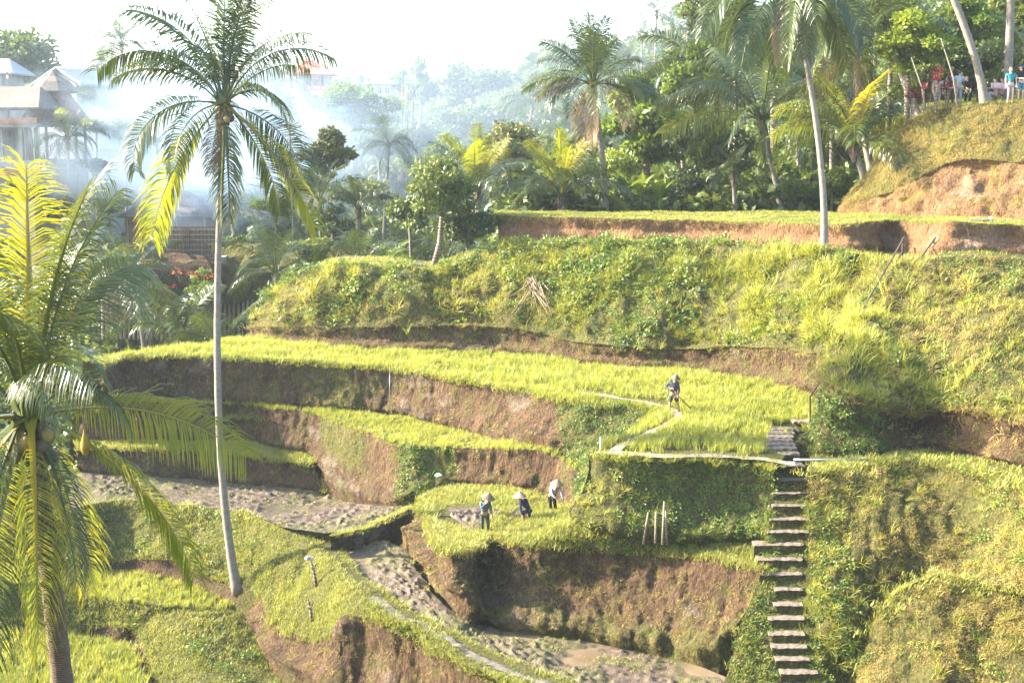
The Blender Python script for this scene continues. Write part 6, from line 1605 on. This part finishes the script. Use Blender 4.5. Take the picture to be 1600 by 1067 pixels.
# red-roofed house on the skyline
d = 150.0; e = empty("red_roofed_house", on_ground(488, d + 4, 0), "two-storey house with a red tiled hip roof and red banner in the haze", "house"); l = np.array(e.location)
bx(e, "lower_wall", "white_wall", 470, 516, 150, 215, d + 1, 6); bx(e, "floor_slab", "white_wall", 462, 526, 141, 150, d - .2, 8)
bx(e, "upper_wall", "white_wall", 463, 512, 115, 141, d + 2.2, 4.5)
for x in (462, 475, 490, 499, 513): bx(e, "column", "brick_band", x, x + 2, 114, 141, d + .3, .14)
bn = bx(e, "banner", "banner_red", 476, 527, 134, 141, d - .35, .06)
for x in range(480, 524, 3):
    if x % 5 != 1: bx(e, "letter_mark", "banner_white", x, x + 1.6, 136, 139, d - .4, .03).parent = bn
bx(e, "sign", "banner_white", 494, 511, 142, 150, d - .35, .06); bx(e, "sign_stripe", "banner_red", 495, 510, 147, 148.4, d - .4, .04)
for x in (478, 498): w_ = bx(e, "window", "dark_glass", x, x + 8, 120, 136, d + 2.1, .12)
m = MB(); z0 = Pd(485, 115, d)[2] - l[2]; x0 = Pd(473, 115, d)[0] - l[0]; x1 = Pd(492, 115, d)[0] - l[0]
hip_roof(m, (x0, 4.5 - 4, z0), 2.6, 6, 1.75, .4, .12); m.build("roof", "red_tiles", e); m = MB(); hip_roof(m, (x1, 3.2 - 4, z0 - .02), 2.6, 5, 1.3, .5, .15); m.build("roof", "red_tiles", e)
for x, zz in ((x0, 1.75), (x1, 1.3)): m = MB(); m.lathe([(.14, 0), (.09, .2), (.02, .45)], (x, (.5 if x == x0 else -.8), z0 + zz - .05), 6); m.build("finial", "red_tiles", e)
bx(e, "shed_wall", "white_wall", 478, 512, 156, 182, d - 2, 2.5); 
# second skyline house
d = 158.0; e = empty("dark_roofed_house", on_ground(590, d + 3, 0), "small hazy house with a dark hip roof and a water tank beside it", "house"); l = np.array(e.location)
bx(e, "wall", "white_wall", 570, 612, 132, 200, d, 5); m = MB(); a, b = Pd(568, 132, d), Pd(614, 132, d); hip_roof(m, ((a[0] + b[0]) / 2 - l[0], d + 2.5 - l[1], a[2] - l[2]), b[0] - a[0], 5, 1.3, .15, .25); m.build("roof", "dark_tiles", e)
for x in (576, 590, 602): w_ = bx(e, "window", "dark_glass", x, x + 6, 137, 146, d - .05, .1); bx(e, "mullion", "white_wall", x + 2.6, x + 3.4, 137, 146, d - .1, .06).parent = w_
tk = MB(); p = Pd(563, 124, d + 1) - l; tk.lathe([(.02, .5), (.35, .45), (.42, .3), (.42, -.4), (.38, -.45), (.01, -.45)], p, 12); tk.build("water_tank", "plastic_blue", e); bx(e, "tank_stand", "rust_metal", 560, 566, 131, 200, d + .9, .6)
# poles on the hazy slope
for k, x in enumerate((629, 637, 645)): tube_thing("bare_pole", ("left", "middle", "right")[k] + " one of three thin poles on the hazy slope below the dark-roofed house", "pole", [on_ground(x, 136), Pd(x, 131 + 3 * k, 136)], [.09, .06], "wood", "poles on the hazy slope", 5)
# collapsed thatch roof low in the smoke
d = 104.0; e = empty("thatched_hut", on_ground(240, d + 3, 0), "low hut with a sagging thatched roof in the smoke", "hut"); l = np.array(e.location)
a, b, t = Pd(185, 338, d), Pd(335, 338, d), Pd(232, 298, d + 3); m = MB(); hip_roof(m, ((a[0] + b[0]) / 2 - l[0], d + 3 - l[1], a[2] - l[2]), b[0] - a[0], 6, t[2] - a[2], .1, .25); m.build("roof", "thatch", e)
bx(e, "wall", "wood", 195, 325, 338, 420, d + .8, 4)
for x in (198, 235, 275, 318): bx(e, "post", "pale_wood", x, x + 4, 336, 420, d + .5, .2)
# building site: leaning woven panel, rebar columns, spoil
d = 91.0; e = empty("woven_panel", Pd(300, 402, d), "grey leaning panel of woven bamboo slats at the building site", "panel"); l = np.array(e.location)
rr = random.Random(8)
bx(e, "sheet", "thatch", 262, 344, 354, 402, d + .2, .05)
for k in range(15): x = 263 + k * 5.6; bx(e, "slat", "bamboo", x, x + 2.2, 353 + rr.uniform(-2, 2), 402, d + .05 + rr.uniform(0, .04), .04)
for k in range(6): y = 358 + k * 8; bx(e, "rail", "bamboo", 262 + rr.uniform(-2, 2), 344, y, y + 1.6, d - .02, .04)
bx(e, "base_wall", "concrete", 255, 352, 402, 470, d + .1, 3)
for k, (px, y0, y1, dd, lb) in enumerate([(291, 356, 420, 90.2, "left bundle of rusty reinforcing bars at the building site"), (325, 380, 440, 89.6, "right bundle of rusty reinforcing bars at the building site")]):
    e = empty("rebar_column", Pd(px, y1 + 6, dd), lb, "rebar", "rebar columns"); l = np.array(e.location)
    for sx in (-5, -1.5, 2, 5.5):
        for dy in (0, .45):
            a, b = Pd(px + sx, y1 + 6, dd + dy) - l, Pd(px + sx + rr.uniform(-.8, .8), y0 + rr.uniform(-3, 3), dd + dy) - l; m = MB(); m.tube([a, b], .022, 5); m.build("bar", "rust_metal", e)
    for q in range(6):
        y = y1 - 4 - q * (y1 - y0) / 7; a, b = Pd(px - 5, y, dd) - l, Pd(px + 5.5, y, dd) - l
        m = MB(); m.tube([a, b, b + (0, .45, 0), a + (0, .45, 0), a], .016, 4, False); m.build("tie", "rust_metal", e)
lump("spoil_heap", "pale heap of excavated earth behind the tall trunk", "earth heap", Pd(410, 440, 93), (6.5, 3, 2.2), "soil_slope", 4, 4)
lump("spoil_heap", "brown heap of excavated earth under the woven panel", "earth heap", Pd(290, 455, 90), (5, 2, 2.0), "soil", 6, 4)
# bamboo pile fence
d = 89.0; e = empty("bamboo_fence", Pd(250, 512, d), "row of upright bamboo piles shoring the bank below the building site", "fence")
for k in range(46):
    x = 160 + k * 7.1; y0 = 470 + rr.uniform(-5, 4); 
    a, b = Pd(x + rr.uniform(-1, 1), 530, d) - np.array(e.location), Pd(x, y0, d + .1) - np.array(e.location); m = MB(); m.tube([a, b], .085, 6); m.build("pile", "bamboo", e)
bx(e, "backing", "soil", 155, 492, 474, 540, d + .25, 1.5)
# ================================================================ HAZE AND SMOKE
def volume_mat(name, density, color, aniso=0.3):
    m = bpy.data.materials.new(name); m.use_nodes = True
    nt = m.node_tree; nt.nodes.remove(nt.nodes["Principled BSDF"])
    pv = nd(nt, "ShaderNodeVolumePrincipled")
    pv.inputs["Color"].default_value = (*color, 1)
    pv.inputs["Density"].default_value = density
    pv.inputs["Anisotropy"].default_value = aniso
    nt.links.new(pv.outputs[0], nt.nodes["Material Output"].inputs["Volume"])
    MATS[name] = m
    return m, nt, pv
volume_mat("haze_air", HAZE, (0.80, 0.92, 1.0), 0.3)
hb = MB(); hb.box((0, 135, 6.0), (480, 410, 56)); h = hb.build("haze", "haze_air")
tag(h, "pale morning haze filling the valley", "haze", kind='stuff')
m, nt, pv = volume_mat("smoke_air", 0.0, (0.60, 0.76, 0.93), 0.15)
geo = nd(nt, "ShaderNodeNewGeometry")
blobs = [((325, 300), 101, (6.5, 7, 5.0), .55), ((270, 240), 108, (8.5, 8, 5.0), .50), ((190, 215), 110, (8, 7, 4.5), .38), ((300, 150), 112, (9, 8, 7), .30), ((330, 70), 114, (9, 8, 7), .16), ((420, 200), 112, (10, 8, 6), .20), ((480, 285), 103, (9, 6, 4), .18), ((150, 270), 100, (9, 6, 3.5), .25), ((560, 240), 110, (10, 8, 6), .12), ((60, 215), 97, (9, 6, 5), .06), ((110, 160), 101, (10, 7, 5), .06)]
tot = None
for (px, d, rad, amp) in blobs:
    c = Pd(px[0], px[1], d)
    v = nd(nt, "ShaderNodeVectorMath", operation='SUBTRACT'); nt.links.new(geo.outputs["Position"], v.inputs[0]); v.inputs[1].default_value = tuple(c)
    w = nd(nt, "ShaderNodeVectorMath", operation='DIVIDE'); nt.links.new(v.outputs[0], w.inputs[0]); w.inputs[1].default_value = rad
    l = nd(nt, "ShaderNodeVectorMath", operation='LENGTH'); nt.links.new(w.outputs[0], l.inputs[0])
    f = math_n(nt, 'SUBTRACT', 1.0, l.outputs["Value"], True)
    f = math_n(nt, 'MULTIPLY', math_n(nt, 'MULTIPLY', f, f), amp)
    tot = f if tot is None else math_n(nt, 'ADD', tot, f)
nz = pos_tex(nt, "ShaderNodeTexNoise", 0.19, 5, (1, 1, 1.5), rough=0.6)
nz.inputs["Distortion"].default_value = 1.2
nf = math_n(nt, 'MULTIPLY', math_n(nt, 'SUBTRACT', nz.outputs[0], 0.38, True), 5.0)
broad = None
for (px, d, rad, amp) in [((420, 190), 135, (48, 36, 18), 1.0), ((800, 170), 140, (40, 32, 17), .8)]:
    c = Pd(px[0], px[1], d)
    v = nd(nt, "ShaderNodeVectorMath", operation='SUBTRACT'); nt.links.new(geo.outputs["Position"], v.inputs[0]); v.inputs[1].default_value = tuple(c)
    w = nd(nt, "ShaderNodeVectorMath", operation='DIVIDE'); nt.links.new(v.outputs[0], w.inputs[0]); w.inputs[1].default_value = rad
    l = nd(nt, "ShaderNodeVectorMath", operation='LENGTH'); nt.links.new(w.outputs[0], l.inputs[0])
    f = math_n(nt, 'MULTIPLY', math_n(nt, 'SUBTRACT', 1.0, l.outputs["Value"], True), amp)
    broad = f if broad is None else math_n(nt, 'ADD', broad, f)
dens = math_n(nt, 'ADD', math_n(nt, 'MULTIPLY', math_n(nt, 'MULTIPLY', tot, nf), SMOKE), math_n(nt, 'MULTIPLY', broad, BROAD))
nt.links.new(dens, pv.inputs["Density"])
sb = MB(); c0, c1 = (-62, 92, -15), (34, 172, 24)
sb.box(tuple((a + b) / 2 for a, b in zip(c0, c1)), tuple(b - a for a, b in zip(c0, c1)))
s_ = sb.build("smoke", "smoke_air"); tag(s_, "white-blue smoke drifting across the valley behind the tall palm", "smoke", kind='stuff')
